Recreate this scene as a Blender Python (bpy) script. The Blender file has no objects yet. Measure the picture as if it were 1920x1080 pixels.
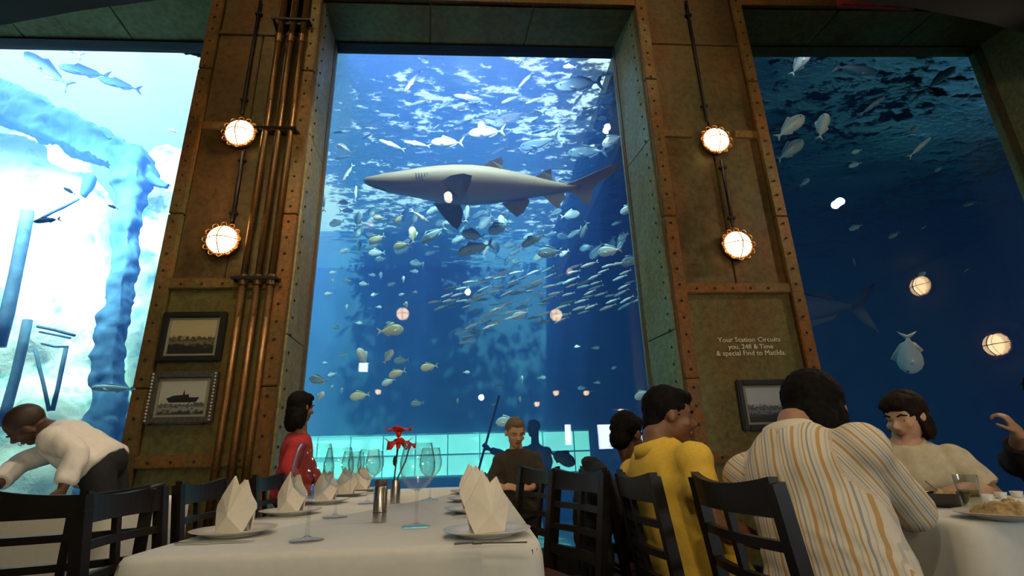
import bpy, bmesh, math, random
from mathutils import Vector, Matrix, noise as mnoise
random.seed(7)
PI = math.pi
R = math.radians
sc = bpy.context.scene
col = sc.collection

# ------------------------------------------------------------------ camera
ZC = 0.97
F_PX = 946.6
PITCH, ROLL, YAW = R(18.238), R(1.630), R(4.219)


def ray(px, py):
    """direction from the eye through a pixel of the 1920x1080 photograph"""
    u = (px - 960) / F_PX
    v = (540 - py) / F_PX
    c, s = math.cos(-ROLL), math.sin(-ROLL)
    u, v = c * u - s * v, s * u + c * v
    x, y, z = u, 1.0, v
    c, s = math.cos(-PITCH), math.sin(-PITCH)
    y, z = c * y + s * z, -s * y + c * z
    c, s = math.cos(-YAW), math.sin(-YAW)
    x, y = c * x - s * y, s * x + c * y
    return Vector((x, y, z))


EYE = Vector((0, 0, ZC))


def at(px, py, Y):
    """world point at distance Y (towards the tank) seen at a pixel"""
    d = ray(px, py)
    return EYE + d * (Y / d.y)


def at_z(px, py, Z):
    d = ray(px, py)
    return EYE + d * ((Z - ZC) / d.z)


fw = ray(960, 540)
rt = ray(960 + F_PX, 540) - fw
up = ray(960, 540 - F_PX) - fw
cam_d = bpy.data.cameras.new('camera')
cam = bpy.data.objects.new('camera', cam_d)
col.objects.link(cam)
m = Matrix.Identity(4)
for i in range(3):
    m[i][0], m[i][1], m[i][2] = rt.normalized()[i], up.normalized()[i], -fw.normalized()[i]
m[0][3], m[1][3], m[2][3] = EYE
cam.matrix_world = m
cam_d.sensor_width = 36
cam_d.lens = F_PX / 1920 * 36
cam_d.clip_start = 0.05
sc.camera = cam

# ------------------------------------------------------------------ light
vs = sc.view_settings
sc.display_settings.display_device = 'sRGB'
vs.view_transform = 'Standard'
vs.look = 'None'
vs.gamma = 1
vs.use_curve_mapping = False
vs.exposure = 0.0
sc.cycles.transparent_max_bounces = 32
sc.cycles.max_bounces = 8
sc.cycles.volume_bounces = 0
sc.cycles.sample_clamp_indirect = 4.0
sc.cycles.caustics_reflective = False
sc.cycles.caustics_refractive = False

w = bpy.data.worlds.new('sky')
sc.world = w
w.use_nodes = True
bg = w.node_tree.nodes['Background']
bg.inputs[0].default_value = (0.80, 0.93, 1.0, 1)
bg.inputs[1].default_value = 1.5

sun_d = bpy.data.lights.new('sun', 'SUN')
sun_d.energy = 20
sun_d.angle = R(1.5)
sun_d.color = (1.0, 0.97, 0.88)
sun = bpy.data.objects.new('sun', sun_d)
col.objects.link(sun)
sun.rotation_euler = Vector((-0.05, 0.62, -1.0)).to_track_quat('-Z', 'Y').to_euler()


def area(name, loc, target, sx, sy, power, color, spread=180):
    d = bpy.data.lights.new(name, 'AREA')
    d.shape = 'RECTANGLE'
    d.size, d.size_y = sx, sy
    d.energy = power
    d.color = color
    d.spread = R(spread)
    o = bpy.data.objects.new(name, d)
    col.objects.link(o)
    o.location = loc
    o.rotation_euler = (Vector(target) - Vector(loc)).to_track_quat('-Z', 'Y').to_euler()
    return o


# warm ceiling downlights around and behind the camera, and added fill spots
def lamp_or_fill(loc, target, power, color=(1.0, 0.80, 0.55), ang=95):
    d = bpy.data.lights.new('lamp_or_fill', 'SPOT')
    d.energy = power
    d.color = color
    d.shadow_soft_size = 0.06
    d.spot_size = R(ang)
    d.spot_blend = 0.9
    o = bpy.data.objects.new('lamp_or_fill', d)
    col.objects.link(o)
    o.location = loc
    o.rotation_euler = (Vector(target) - Vector(loc)).to_track_quat('-Z', 'Y').to_euler()
    return o


def mirrored(px, py, z):
    """where a lamp of the room stands whose mirror image in the panes (Y = 4.95) is seen at a pixel"""
    p = at_z(px, py, z)
    return Vector((p.x, 9.9 - p.y, z))


lamp_or_fill(mirrored(867, 495, 4.5), (-0.5, 2.0, 0.7), 66)
lamp_or_fill((1.9, 0.3, 4.5), (1.3, 1.9, 0.8), 62)
lamp_or_fill(mirrored(933, 372, 4.6), (0.1, 2.6, 0.8), 26, ang=120)
lamp_or_fill(mirrored(840, 367, 4.6), (-2.2, 4.3, 1.7), 150, ang=110)
lamp_or_fill((-1.7, 2.5, 4.5), (-2.25, 4.3, 1.5), 120, ang=80)  # fill spot added to brighten the lower left pillar
lamp_or_fill(mirrored(1575, 378, 4.6), (2.4, 4.3, 1.7), 240, ang=110)
lamp_or_fill((-.2, -1.0, 4.5), (.9, 1.7, .9), 100)  # fill spot added to light the backs of the seated party
# fill spots added above the dropped ceiling to brighten the upper pillars
for x_ in (-2.3, 0.1, 2.4):
    lamp_or_fill((x_, 2.2, 6.6), (x_, 4.3, 5.0), 60, (1.0, .80, .46), 130)
# fill spot added behind the camera to warm the undersides of the lintels
lamp_or_fill((0.1, -2.5, 2.3), (0.1, 4.6, 5.8), 330, (1.0, .80, .42), 120)
# fill lights added unseen above the panes to brighten fish, rocks and water
area('tank_fill_light', (-0.2, 5.25, 6.05), (0.0, 7.6, 3.2), 3.0, .25, 170, (.80, .95, 1.0), 115)
area('tank_fill_light', (-6.0, 5.25, 6.05), (-6.4, 8.4, 3.4), 3.4, .25, 600, (.95, 1.0, .98), 95)
area('tank_fill_light', (4.6, 5.25, 6.05), (4.8, 6.2, 5.0), 3.0, .15, 2.4, (.75, .95, 1.0), 120)


# ------------------------------------------------------------------ mesh helpers
def tag(o, label=None, cat=None, group=None, kind=None):
    if label:
        o['label'] = label
    if cat:
        o['category'] = cat
    if group:
        o['group'] = group
    if kind:
        o['kind'] = kind
    return o


def empty(name, loc=(0, 0, 0), rz=0.0, label=None, cat=None, group=None, kind=None):
    o = bpy.data.objects.new(name, None)
    o.empty_display_size = 0.1
    col.objects.link(o)
    o.location = loc
    o.rotation_euler = (0, 0, rz)
    return tag(o, label, cat, group, kind)


class MB:
    """collects shapes and links them as one mesh object"""

    def __init__(self):
        self.v, self.f, self.m = [], [], []

    def add(self, vs_, fs, mi=0):
        b = len(self.v)
        self.v += [Vector(p) for p in vs_]
        self.f += [tuple(b + i for i in f) for f in fs]
        self.m += [mi] * len(fs)
        return self

    def box(self, lo, hi, mi=0, mat=None):
        x0, y0, z0 = lo
        x1, y1, z1 = hi
        p = [Vector(q) for q in ((x0, y0, z0), (x1, y0, z0), (x1, y1, z0), (x0, y1, z0),
                                 (x0, y0, z1), (x1, y0, z1), (x1, y1, z1), (x0, y1, z1))]
        if mat is not None:
            p = [mat @ q for q in p]
        return self.add(p, [(0, 3, 2, 1), (4, 5, 6, 7), (0, 1, 5, 4), (1, 2, 6, 5), (2, 3, 7, 6), (3, 0, 4, 7)], mi)

    def bbox(self, lo, hi, b=0.01, mi=0, mat=None):
        """box with bevelled edges"""
        bm = bmesh.new()
        bmesh.ops.create_cube(bm, size=1)
        for vv in bm.verts:
            vv.co = Vector([lo[i] + (hi[i] - lo[i]) * (vv.co[i] + .5) for i in range(3)])
        bmesh.ops.bevel(bm, geom=bm.edges[:], offset=b, segments=2, affect='EDGES', clamp_overlap=True)
        return self.bm(bm, mi, mat)

    def bm(self, bm, mi=0, mat=None):
        bm.verts.index_update()
        self.add([(mat @ q.co) if mat is not None else q.co.copy() for q in bm.verts],
                 [[q.index for q in f.verts] for f in bm.faces], mi)
        bm.free()
        return self

    def hexa(self, p8, mi=0):
        """bottom loop of four points then top loop of four"""
        return self.add(p8, [(0, 3, 2, 1), (4, 5, 6, 7), (0, 1, 5, 4), (1, 2, 6, 5), (2, 3, 7, 6), (3, 0, 4, 7)], mi)

    def rings(self, rings, mi=0, cap=True, closed=True):
        n = len(rings[0])
        vs_ = [p for r in rings for p in r]
        fs = []
        for i in range(len(rings) - 1):
            for j in range(n if closed else n - 1):
                k = (j + 1) % n
                fs.append((i * n + j, i * n + k, (i + 1) * n + k, (i + 1) * n + j))
        if cap:
            fs.append(tuple(range(n - 1, -1, -1)))
            fs.append(tuple((len(rings) - 1) * n + j for j in range(n)))
        return self.add(vs_, fs, mi)

    def lathe(self, prof, n=20, mi=0, o=(0, 0, 0), mat=None, cap=True):
        o = Vector(o)
        rr = []
        for r, z in prof:
            ring = [Vector((max(r, 1e-4) * math.cos(2 * PI * k / n), max(r, 1e-4) * math.sin(2 * PI * k / n), z)) for k in range(n)]
            ring = [(mat @ q if mat is not None else q) + o for q in ring]
            rr.append(ring)
        return self.rings(rr, mi, cap)

    def tube(self, pts, r, n=8, mi=0, sx=1.0, cap=True):
        pts = [Vector(p) for p in pts]
        rs = r if isinstance(r, (list, tuple)) else [r] * len(pts)
        rr = []
        nrm = None
        for i, p in enumerate(pts):
            t = (pts[min(i + 1, len(pts) - 1)] - pts[max(i - 1, 0)])
            if t.length < 1e-9:
                t = Vector((0, 0, 1))
            t.normalize()
            if nrm is None:
                a = Vector((0, 0, 1)) if abs(t.z) < .9 else Vector((1, 0, 0))
                nrm = (a - t * a.dot(t)).normalized()
            else:
                nrm = (nrm - t * nrm.dot(t))
                nrm = nrm.normalized() if nrm.length > 1e-6 else t.orthogonal().normalized()
            bi = t.cross(nrm)
            rr.append([p + (nrm * math.cos(2 * PI * k / n) * sx + bi * math.sin(2 * PI * k / n)) * rs[i] for k in range(n)])
        return self.rings(rr, mi, cap)

    def ball(self, c, r, n=12, mi=0, mat=None):
        """ellipsoid: r is a number or three radii; mat a 3x3 rotation"""
        c = Vector(c)
        r = (r, r, r) if isinstance(r, (int, float)) else r
        m_ = max(4, n // 2)
        rr = []
        for i in range(m_ + 1):
            th = PI * i / m_
            ring = []
            for k in range(n):
                s = max(math.sin(th), 1e-3)
                q = Vector((r[0] * s * math.cos(2 * PI * k / n), r[1] * s * math.sin(2 * PI * k / n), -r[2] * math.cos(th)))
                ring.append(c + (mat @ q if mat is not None else q))
            rr.append(ring)
        return self.rings(rr, mi, True)

    def bar(self, a, b, wx, wy, upv=(0, 0, 1), mi=0):
        """square bar from a to b; wx across, wy along up"""
        a, b = Vector(a), Vector(b)
        t = (b - a).normalized()
        u = Vector(upv)
        u = (u - t * u.dot(t)).normalized()
        s = t.cross(u)
        q = []
        for p in (a, b):
            q += [p - s * wx / 2 - u * wy / 2, p + s * wx / 2 - u * wy / 2, p + s * wx / 2 + u * wy / 2, p - s * wx / 2 + u * wy / 2]
        return self.hexa(q, mi)

    def mesh(self, name, smooth=False):
        me = bpy.data.meshes.new(name)
        me.from_pydata([tuple(p) for p in self.v], [], self.f)
        me.polygons.foreach_set('material_index', self.m)
        if smooth:
            me.polygons.foreach_set('use_smooth', [True] * len(me.polygons))
        bm = bmesh.new()
        bm.from_mesh(me)
        bmesh.ops.recalc_face_normals(bm, faces=bm.faces)
        bm.to_mesh(me)
        bm.free()
        me.update()
        return me

    def build(self, name, mats, parent=None, smooth=False, loc=None, label=None, cat=None, group=None, kind=None, angle=None):
        me = self.mesh(name, smooth)
        if not isinstance(mats, (list, tuple)):
            mats = [mats]
        for q in mats:
            me.materials.append(q)
        if smooth and angle:
            try:
                me.set_sharp_from_angle(angle=R(angle))
            except Exception:
                pass
        o = bpy.data.objects.new(name, me)
        col.objects.link(o)
        if parent is not None:
            o.parent = parent
        if loc is not None:
            o.location = loc
        return tag(o, label, cat, group, kind)


def recenter(o):
    """moves a mesh thing's origin to the middle of its underside"""
    me = o.data
    xs = [q.co for q in me.vertices]
    c = Vector(((min(p.x for p in xs) + max(p.x for p in xs)) / 2, (min(p.y for p in xs) + max(p.y for p in xs)) / 2, min(p.z for p in xs)))
    me.transform(Matrix.Translation(-c))
    o.location = o.location + c
    return o


def link_copy(o, parent=None):
    c = o.copy()
    col.objects.link(c)
    if parent is not None:
        c.parent = parent
    return c


def copy_tree(o, parent=None):
    c = link_copy(o, parent)
    for ch in list(o.children):
        copy_tree(ch, c)
    return c


# ------------------------------------------------------------------ materials
def new_mat(name):
    ma = bpy.data.materials.new(name)
    ma.use_nodes = True
    nt = ma.node_tree
    return ma, nt, nt.nodes['Principled BSDF'], nt.nodes['Material Output']


def N(nt, t, **kw):
    n = nt.nodes.new(t)
    for k, v_ in kw.items():
        setattr(n, k, v_)
    return n


def ramp(nt, stops, fac=None, interp='LINEAR'):
    n = nt.nodes.new('ShaderNodeValToRGB')
    n.color_ramp.interpolation = interp
    els = n.color_ramp.elements
    while len(els) < len(stops):
        els.new(0.5)
    for e, (p, c) in zip(els, stops):
        e.position = p
        e.color = (c[0], c[1], c[2], 1) if len(c) == 3 else c
    if fac is not None:
        nt.links.new(fac, n.inputs[0])
    return n


def noise_tex(nt, scale, detail=4, rough=.55, coord='Object', stretch=None):
    tc = N(nt, 'ShaderNodeTexCoord')
    src = tc.outputs[coord]
    if stretch:
        mp = N(nt, 'ShaderNodeMapping')
        mp.inputs['Scale'].default_value = stretch
        nt.links.new(src, mp.inputs[0])
        src = mp.outputs[0]
    n = N(nt, 'ShaderNodeTexNoise')
    n.inputs['Scale'].default_value = scale
    n.inputs['Detail'].default_value = detail
    n.inputs['Roughness'].default_value = rough
    nt.links.new(src, n.inputs['Vector'])
    return n


def bump(nt, b, height, strength=.3, dist=.01):
    n = N(nt, 'ShaderNodeBump')
    n.inputs['Strength'].default_value = strength
    n.inputs['Distance'].default_value = dist
    nt.links.new(height, n.inputs['Height'])
    nt.links.new(n.outputs[0], b.inputs['Normal'])


def solid(name, c, rough=.5, metal=0.0, nscale=0, var=.15, bumps=0, spec=None, sss=0, bdist=.004):
    ma, nt, b, out = new_mat(name)
    b.inputs['Base Color'].default_value = (*c, 1)
    b.inputs['Roughness'].default_value = rough
    b.inputs['Metallic'].default_value = metal
    if spec is not None:
        b.inputs['Specular IOR Level'].default_value = spec
    if nscale:
        n = noise_tex(nt, nscale)
        lo = [x * (1 - var) for x in c]
        hi = [min(1, x * (1 + var)) for x in c]
        rp = ramp(nt, [(.3, lo), (.7, hi)], n.outputs['Fac'])
        nt.links.new(rp.outputs[0], b.inputs['Base Color'])
        if bumps:
            bump(nt, b, n.outputs['Fac'], bumps, bdist)
    if sss:
        b.inputs['Subsurface Weight'].default_value = sss
        b.inputs['Subsurface Radius'].default_value = (.012, .005, .003)
    return ma


def glow(name, c, strength):
    ma, nt, b, out = new_mat(name)
    b.inputs['Base Color'].default_value = (*c, 1)
    b.inputs['Emission Color'].default_value = (*c, 1)
    b.inputs['Emission Strength'].default_value = strength
    return ma


def thin_glass(name, tint=(.97, .99, 1), ior=1.45, rough=0.0, gain=1.0):
    ma, nt, b, out = new_mat(name)
    nt.nodes.remove(b)
    tr = N(nt, 'ShaderNodeBsdfTransparent')
    tr.inputs[0].default_value = (*tint, 1)
    gl = N(nt, 'ShaderNodeBsdfGlossy')
    gl.inputs['Roughness'].default_value = rough
    fr = N(nt, 'ShaderNodeFresnel')
    ge = N(nt, 'ShaderNodeNewGeometry')
    e1 = N(nt, 'ShaderNodeMath', operation='MULTIPLY_ADD')
    e1.inputs[1].default_value, e1.inputs[2].default_value = -2, 1
    nt.links.new(ge.outputs['Backfacing'], e1.inputs[0])
    e2 = N(nt, 'ShaderNodeMath', operation='POWER')
    e2.inputs[0].default_value = ior
    nt.links.new(e1.outputs[0], e2.inputs[1])
    nt.links.new(e2.outputs[0], fr.inputs[0])
    fac = fr.outputs[0]
    if gain != 1.0:
        mu = N(nt, 'ShaderNodeMath', operation='MULTIPLY')
        mu.use_clamp = True
        mu.inputs[1].default_value = gain
        nt.links.new(fac, mu.inputs[0])
        fac = mu.outputs[0]
    mx = N(nt, 'ShaderNodeMixShader')
    nt.links.new(fac, mx.inputs[0])
    nt.links.new(tr.outputs[0], mx.inputs[1])
    nt.links.new(gl.outputs[0], mx.inputs[2])
    nt.links.new(mx.outputs[0], out.inputs[0])
    return ma


def rusty(name, base, rust, green, scale=1.6, gmix=.5, rmix=.5, metal=.45, rough=.55, seed=0.0):
    """old painted steel: base paint, rust blotches, verdigris streaks running down"""
    ma, nt, b, out = new_mat(name)
    a = noise_tex(nt, scale, 7, .62)
    g = noise_tex(nt, scale * .9, 6, .6, stretch=(1.7, 1.7, .35))
    f = noise_tex(nt, scale * 14, 5, .65)
    r1 = ramp(nt, [(max(0, rmix - .13), base), (rmix + .13, rust)], a.outputs['Fac'])
    r2 = ramp(nt, [(max(0, gmix - .1), (0, 0, 0)), (gmix + .14, (1, 1, 1))], g.outputs['Fac'])
    mx = N(nt, 'ShaderNodeMix', data_type='RGBA')
    nt.links.new(r2.outputs[0], mx.inputs[0])
    nt.links.new(r1.outputs[0], mx.inputs[6])
    mx.inputs[7].default_value = (*green, 1)
    r3 = ramp(nt, [(.25, (.35, .35, .35)), (.62, (1.15, 1.15, 1.15))], f.outputs['Fac'])
    mu = N(nt, 'ShaderNodeMix', data_type='RGBA', blend_type='MULTIPLY')
    mu.inputs[0].default_value = .75
    nt.links.new(mx.outputs[2], mu.inputs[6])
    nt.links.new(r3.outputs[0], mu.inputs[7])
    nt.links.new(mu.outputs[2], b.inputs['Base Color'])
    b.inputs['Metallic'].default_value = metal
    rr = ramp(nt, [(.3, (rough - .15,) * 3), (.7, (rough + .2,) * 3)], a.outputs['Fac'])
    nt.links.new(rr.outputs[0], b.inputs['Roughness'])
    bump(nt, b, f.outputs['Fac'], .35, .006)
    return ma


M = {}
M['steel'] = rusty('rusted_steel', (.098, .060, .019), (.155, .066, .016), (.115, .105, .040), 1.3, .54, .5)
M['steel_olive'] = rusty('olive_steel', (.135, .108, .026), (.17, .08, .016), (.14, .13, .045), 1.5, .48, .56)
M['flange'] = rusty('rust_flange', (.145, .080, .022), (.235, .092, .019), (.15, .125, .045), 2.2, .56, .48)
M['reveal'] = rusty('green_reveal', (.27, .20, .065), (.24, .12, .03), (.30, .27, .11), 1.6, .42, .62)
M['lintel'] = rusty('lintel_steel', (.17, .115, .022), (.18, .075, .014), (.17, .14, .03), 1.1, .46, .56)
M['rivet'] = solid('rivet_metal', (.035, .02, .012), .6, .3)
M['dark'] = solid('dark_paint', (.012, .011, .011), .85)
M['pipe'] = rusty('copper_pipe', (.16, .085, .03), (.22, .095, .025), (.12, .10, .05), 3.0, .6, .5, .7, .34)
M['black_iron'] = solid('black_iron', (.018, .015, .013), .5, .5, 20, .3)
M['pane'] = thin_glass('acrylic_pane', (.985, .995, 1.0), 1.45)
M['lamp_glow'] = glow('lamp_glass', (1.0, .68, .33), 17.0)
M['brass'] = rusty('old_brass', (.36, .17, .05), (.42, .17, .04), (.2, .15, .06), 9, .62, .5, .7, .4)
# ------------------------------------------------------------------ the room shell
YF, YG = 4.30, 4.95          # front of the steel pillars, inner face of the acrylic panes
WT = 6.30                    # water level in the tank
TANK = (-13.0, 5.02, -0.7, 15.0, 14.0, WT)

M['floor'] = solid('dark_floor', (.03, .022, .016), .55, 0, 6, .3, .1)
M['wall_room'] = solid('room_wall_paint', (.34, .27, .19), .8, 0, 3, .25)
MB().box((-9, -3, -.2), (10, 4.95, 0)).build('floor', M['floor'], kind='structure')
MB().box((-9, -3.0, 0), (10, -2.8, 7)).build('wall_back', M['wall_room'], kind='structure')
MB().box((-9.2, -3, 0), (-9, 5.3, 7)).build('wall_left', M['wall_room'], kind='structure')
MB().box((10, -3, 0), (10.2, 5.3, 7)).build('wall_right', M['wall_room'], kind='structure')
MB().box((-9.2, -3.2, 6.9), (10.2, 5.3, 7.1)).build('ceiling', M['dark'], kind='structure')
# dropped dark ceiling over the tables: its front edge is a wide arch, open in the middle
arch = MB()
n = 28
lo_, hi_ = [], []
E_L = at(0, 50, 2.3)
E_M = at(640, -75, 2.3)
E_M2 = at(1280, -75, 2.3)
E_R = at(1920, 64, 2.3)
zc = 4.75
pts = []
for px, py in ((-600, 235), (-300, 120), (0, 48), (150, 20), (300, 0), (460, -18), (700, -40), (960, -52), (1250, -40), (1450, -16), (1590, 0), (1720, 16), (1850, 42), (1920, 62), (2200, 160), (2400, 250)):
    pts.append(at_z(px, py, zc))
bot = [Vector((p.x, p.y, zc)) for p in pts]
far_l, far_r = Vector((-9, -2.8, zc)), Vector((10, -2.8, zc))
loop = [Vector((-9, bot[0].y, zc))] + bot + [Vector((10, bot[-1].y, zc)), far_r, far_l]
topl = [p + Vector((0, 0, .3)) for p in loop]
k = len(loop)
arch.add(loop + topl, [tuple(range(k)), tuple(range(2 * k - 1, k - 1, -1))] + [(i, (i + 1) % k, k + (i + 1) % k, k + i) for i in range(k)])
arch.build('ceiling_arch', M['dark'], kind='structure')

# pillar and window edges, front plane then glass plane
XL0, XL1, XR0, XR1 = -2.75, -1.63, 1.79, 3.03
GL, GR = -1.665, 1.715
LEFT_END, RIGHT_END = -8.6, 6.60
ZT = {'l': 5.64, 'c': 5.70, 'r': 5.82}
ZTOP = 6.5

# lintels over the openings, with their sloping undersides
def lintel(x0, x1, gx0, gx1, zf0, zf1, zg0, zg1, n_plates):
    o = MB()
    o.hexa([(x0, YF + .01, zf0), (x1, YF + .01, zf1), (gx1, YG + .12, zg1), (gx0, YG + .12, zg0),
            (x0, YF + .01, ZTOP), (x1, YF + .01, ZTOP), (gx1, YG + .12, ZTOP), (gx0, YG + .12, ZTOP)])
    b = o.build('lintel', M['lintel'], kind='structure')
    # plates of the underside
    for i in range(n_plates):
        a0, a1 = i / n_plates, (i + 1) / n_plates
        def lp(p, q, t):
            return Vector(p).lerp(Vector(q), t)
        fa, fb = lp((x0, YF + .03, zf0), (x1, YF + .03, zf1), a0), lp((x0, YF + .03, zf0), (x1, YF + .03, zf1), a1)
        ga, gb = lp((gx0, YG - .07, zg0), (gx1, YG - .07, zg1), a0), lp((gx0, YG - .07, zg0), (gx1, YG - .07, zg1), a1)
        d = Vector((.008, 0, 0))
        q = MB()
        dz = Vector((0, 0, -.022))
        q.hexa([fa + d + dz, fb - d + dz, gb - d + dz, ga + d + dz, fa + d, fb - d, gb - d, ga + d])
        q.build('soffit_plate', M['lintel'], b)
    # front edge strip with a rusty face
    q = MB()
    q.hexa([(x0, YF - .02, zf0), (x1, YF - .02, zf1), (x1, YF + .03, zf1), (x0, YF + .03, zf0),
            (x0, YF - .02, zf0 + .11), (x1, YF - .02, zf1 + .11), (x1, YF + .03, zf1 + .11), (x0, YF + .03, zf0 + .11)])
    q.build('edge_strip', M['flange'], b)
    # dark gasket along the top of the pane
    q = MB()
    q.hexa([(gx0, YG - .07, zg0 - .04), (gx1, YG - .07, zg1 - .04), (gx1, YG + .1, zg1 - .04), (gx0, YG + .1, zg0 - .04),
            (gx0, YG - .07, zg0 + .02), (gx1, YG - .07, zg1 + .02), (gx1, YG + .1, zg1 + .02), (gx0, YG + .1, zg0 + .02)])
    q.build('gasket', M['dark'] if gx0 < 1.8 else M['flange'], b)
    return b


lintel(LEFT_END, XL0, LEFT_END, XL0, 5.70, 5.70, 5.60, ZT['l'], 5)
lintel(XL1, XR0, GL, GR, 5.68, 5.72, ZT['c'] - .01, ZT['c'] + .02, 3)
lintel(XR1, RIGHT_END + .1, XR1, RIGHT_END, 5.78, 5.9, ZT['r'] - .03, ZT['r'] + .09, 3)

# sill below the panes
sb = MB()
sb.box((-9, YG - .25, 0), (10, YG + .1, .16))
sb.build('trim_1', M['black_iron'], kind='structure')

# the three panes
def pane(nm, x0, x1, z0, z1):
    o = MB().box((x0, YG, z0), (x1, YG + .05, z1)).build(nm, M['pane'], kind='structure')
    return o


pane('window_1', LEFT_END, XL0 + .3, .16, 5.64)
pane('window_2', GL - .02, GR + .02, .16, 5.72)
pane('window_3', XR1 - .3, RIGHT_END + .02, .16, 5.9)


# ------------------------------------------------------------------ steel pillars
def zpx(px, py):
    return at(px, py, YF).z


def pillar(x0, x1, side_l, side_r, zbars, zseam, label):
    """core, reveals, flanges with rivets, cross bars and the sheets between them"""
    root = empty('pillar', ((x0 + x1) / 2, YF, 0), kind='structure')
    root.location = (0, 0, 0)
    core = MB()
    gl, gr = side_l, side_r
    core.hexa([(x0, YF + .03, 0), (x1, YF + .03, 0), (gr, YG + .1, 0), (gl, YG + .1, 0),
               (x0, YF + .03, ZTOP), (x1, YF + .03, ZTOP), (gr, YG + .1, ZTOP), (gl, YG + .1, ZTOP)])
    core.build('core', M['reveal'], root)
    fw_ = .125
    for xa in (x0, x1 - fw_):
        z = 0.0
        for zn in (1.55, 3.1, 4.7, 6.1, ZTOP):
            MB().bbox((xa, YF - .035, z + .004), (xa + fw_, YF + .03, zn - .004), .008).build('flange_plate', M['flange'], root)
            z = zn
    # side plates on the reveals
    for sgn, xf, xg in ((-1, x0, gl), (1, x1, gr)):
        z = 0.0
        for zn in (2.0, 4.0, ZTOP):
            q = MB()
            q.hexa([(xf - .0 * sgn, YF + .035, z + .006), (xf + .015 * sgn, YF + .035, z + .006), (xg + .015 * sgn, YG - .09, z + .006), (xg, YG - .09, z + .006),
                    (xf - .0 * sgn, YF + .035, zn - .006), (xf + .015 * sgn, YF + .035, zn - .006), (xg + .015 * sgn, YG - .09, zn - .006), (xg, YG - .09, zn - .006)])
            q.build('reveal_plate', M['reveal'], root)
            z = zn
        # dark angle where the pane meets the pillar
        q = MB()
        q.box((xg - .022, YG - .09, 0), (xg + .022, YG - .005, 5.85))
        q.build('pane_gasket', M['flange'], root)
    # sheets between the cross bars
    zs = [0.0] + list(zbars) + [zseam, ZTOP]
    mats = [M['steel_olive'], M['steel_olive'], M['steel'], M['steel']]
    xm = (x0 + x1) / 2
    for i in range(len(zs) - 1):
        za, zb = zs[i], zs[i + 1]
        if zb - za > 1.5:
            for xa, xb in ((x0 + fw_, xm), (xm, x1 - fw_)):
                MB().bbox((xa + .006, YF + .002, za + .005), (xb - .006, YF + .034, zb - .005), .006).build('sheet', mats[min(i, 3)], root)
        else:
            MB().bbox((x0 + fw_ + .006, YF + .002, za + .005), (x1 - fw_ - .006, YF + .034, zb - .005), .006).build('sheet', mats[min(i, 3)], root)
    for zb in zbars:
        MB().bbox((x0 + fw_ - .01, YF - .028, zb - .05), (x1 - fw_ + .01, YF + .03, zb + .05), .01).build('cross_bar', M['flange'], root)
    MB().bbox((x0 + fw_ - .01, YF - .012, zseam - .025), (x1 - fw_ + .01, YF + .03, zseam + .025), .006).build('seam_strip', M['steel'], root)
    zm = 4.05
    MB().bbox((x0 + fw_ - .01, YF - .012, zm - .045), (x0 + .42, YF + .03, zm + .045), .006).build('joint_strip', M['flange'], root)
    MB().bbox((x1 - .36, YF - .012, zm - .045), (x1 - fw_ + .01, YF + .03, zm + .045), .006).build('joint_strip', M['flange'], root)
    rv = MB()
    z = .08
    while z < 6.0:
        for xa in (x0 + fw_ * .5, x1 - fw_ * .5):
            rv.ball((xa, YF - .036, z), (.014, .012, .014), 6)
        for sgn, xf, xg in ((-1, x0, gl), (1, x1, gr)):
            t_ = .12
            rv.ball((xf + (xg - xf) * t_ + .016 * sgn, YF + .035 + (YG - YF) * t_, z + .07), (.012, .014, .014), 6)
        z += .155
    for zb in zbars:
        x = x0 + fw_ + .1
        while x < x1 - fw_ - .05:
            rv.ball((x, YF - .03, zb), (.013, .011, .013), 6)
            x += .17
    rv.build('rivets', M['rivet'], root, kind='stuff')
    return root


pil_l = pillar(XL0, XL1, XL0, GL, (.985, 2.44), 5.18, 'left')
pil_r = pillar(XR0, XR1, GR, XR1, (.90, 2.37), 5.22, 'right')
# pillar beyond the right pane and the one beyond the left pane
pil_e = pillar(RIGHT_END + .1, RIGHT_END + 1.3, RIGHT_END, RIGHT_END + 1.3, (.9, 2.4), 5.2, 'end')
MB().box((RIGHT_END + 1.25, YF + .1, 0), (10, YG + .1, ZTOP)).build('wall_front', M['steel'], kind='structure')
MB().box((-9.2, YF, ZTOP), (10.2, YG + .4, 6.9)).build('wall_upper', M['dark'], kind='structure')

# ------------------------------------------------------------------ the tank
def water_mat():
    ma, nt, b, out = new_mat('sea_water')
    nt.nodes.remove(b)
    sca = N(nt, 'ShaderNodeVolumeScatter')
    sca.inputs['Color'].default_value = (.08, .225, 1.0, 1)
    sca.inputs['Density'].default_value = .12
    sca.inputs['Anisotropy'].default_value = .0
    ab = N(nt, 'ShaderNodeVolumeAbsorption')
    ab.inputs['Color'].default_value = (.08, .60, .97, 1)
    ab.inputs['Density'].default_value = .16
    ad = N(nt, 'ShaderNodeAddShader')
    nt.links.new(sca.outputs[0], ad.inputs[0])
    nt.links.new(ab.outputs[0], ad.inputs[1])
    nt.links.new(ad.outputs[0], out.inputs['Volume'])
    return ma


M['water'] = water_mat()
MB().box(TANK[:3], (TANK[3], TANK[4], WT - .06)).build('water', M['water'], kind='structure')


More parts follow.
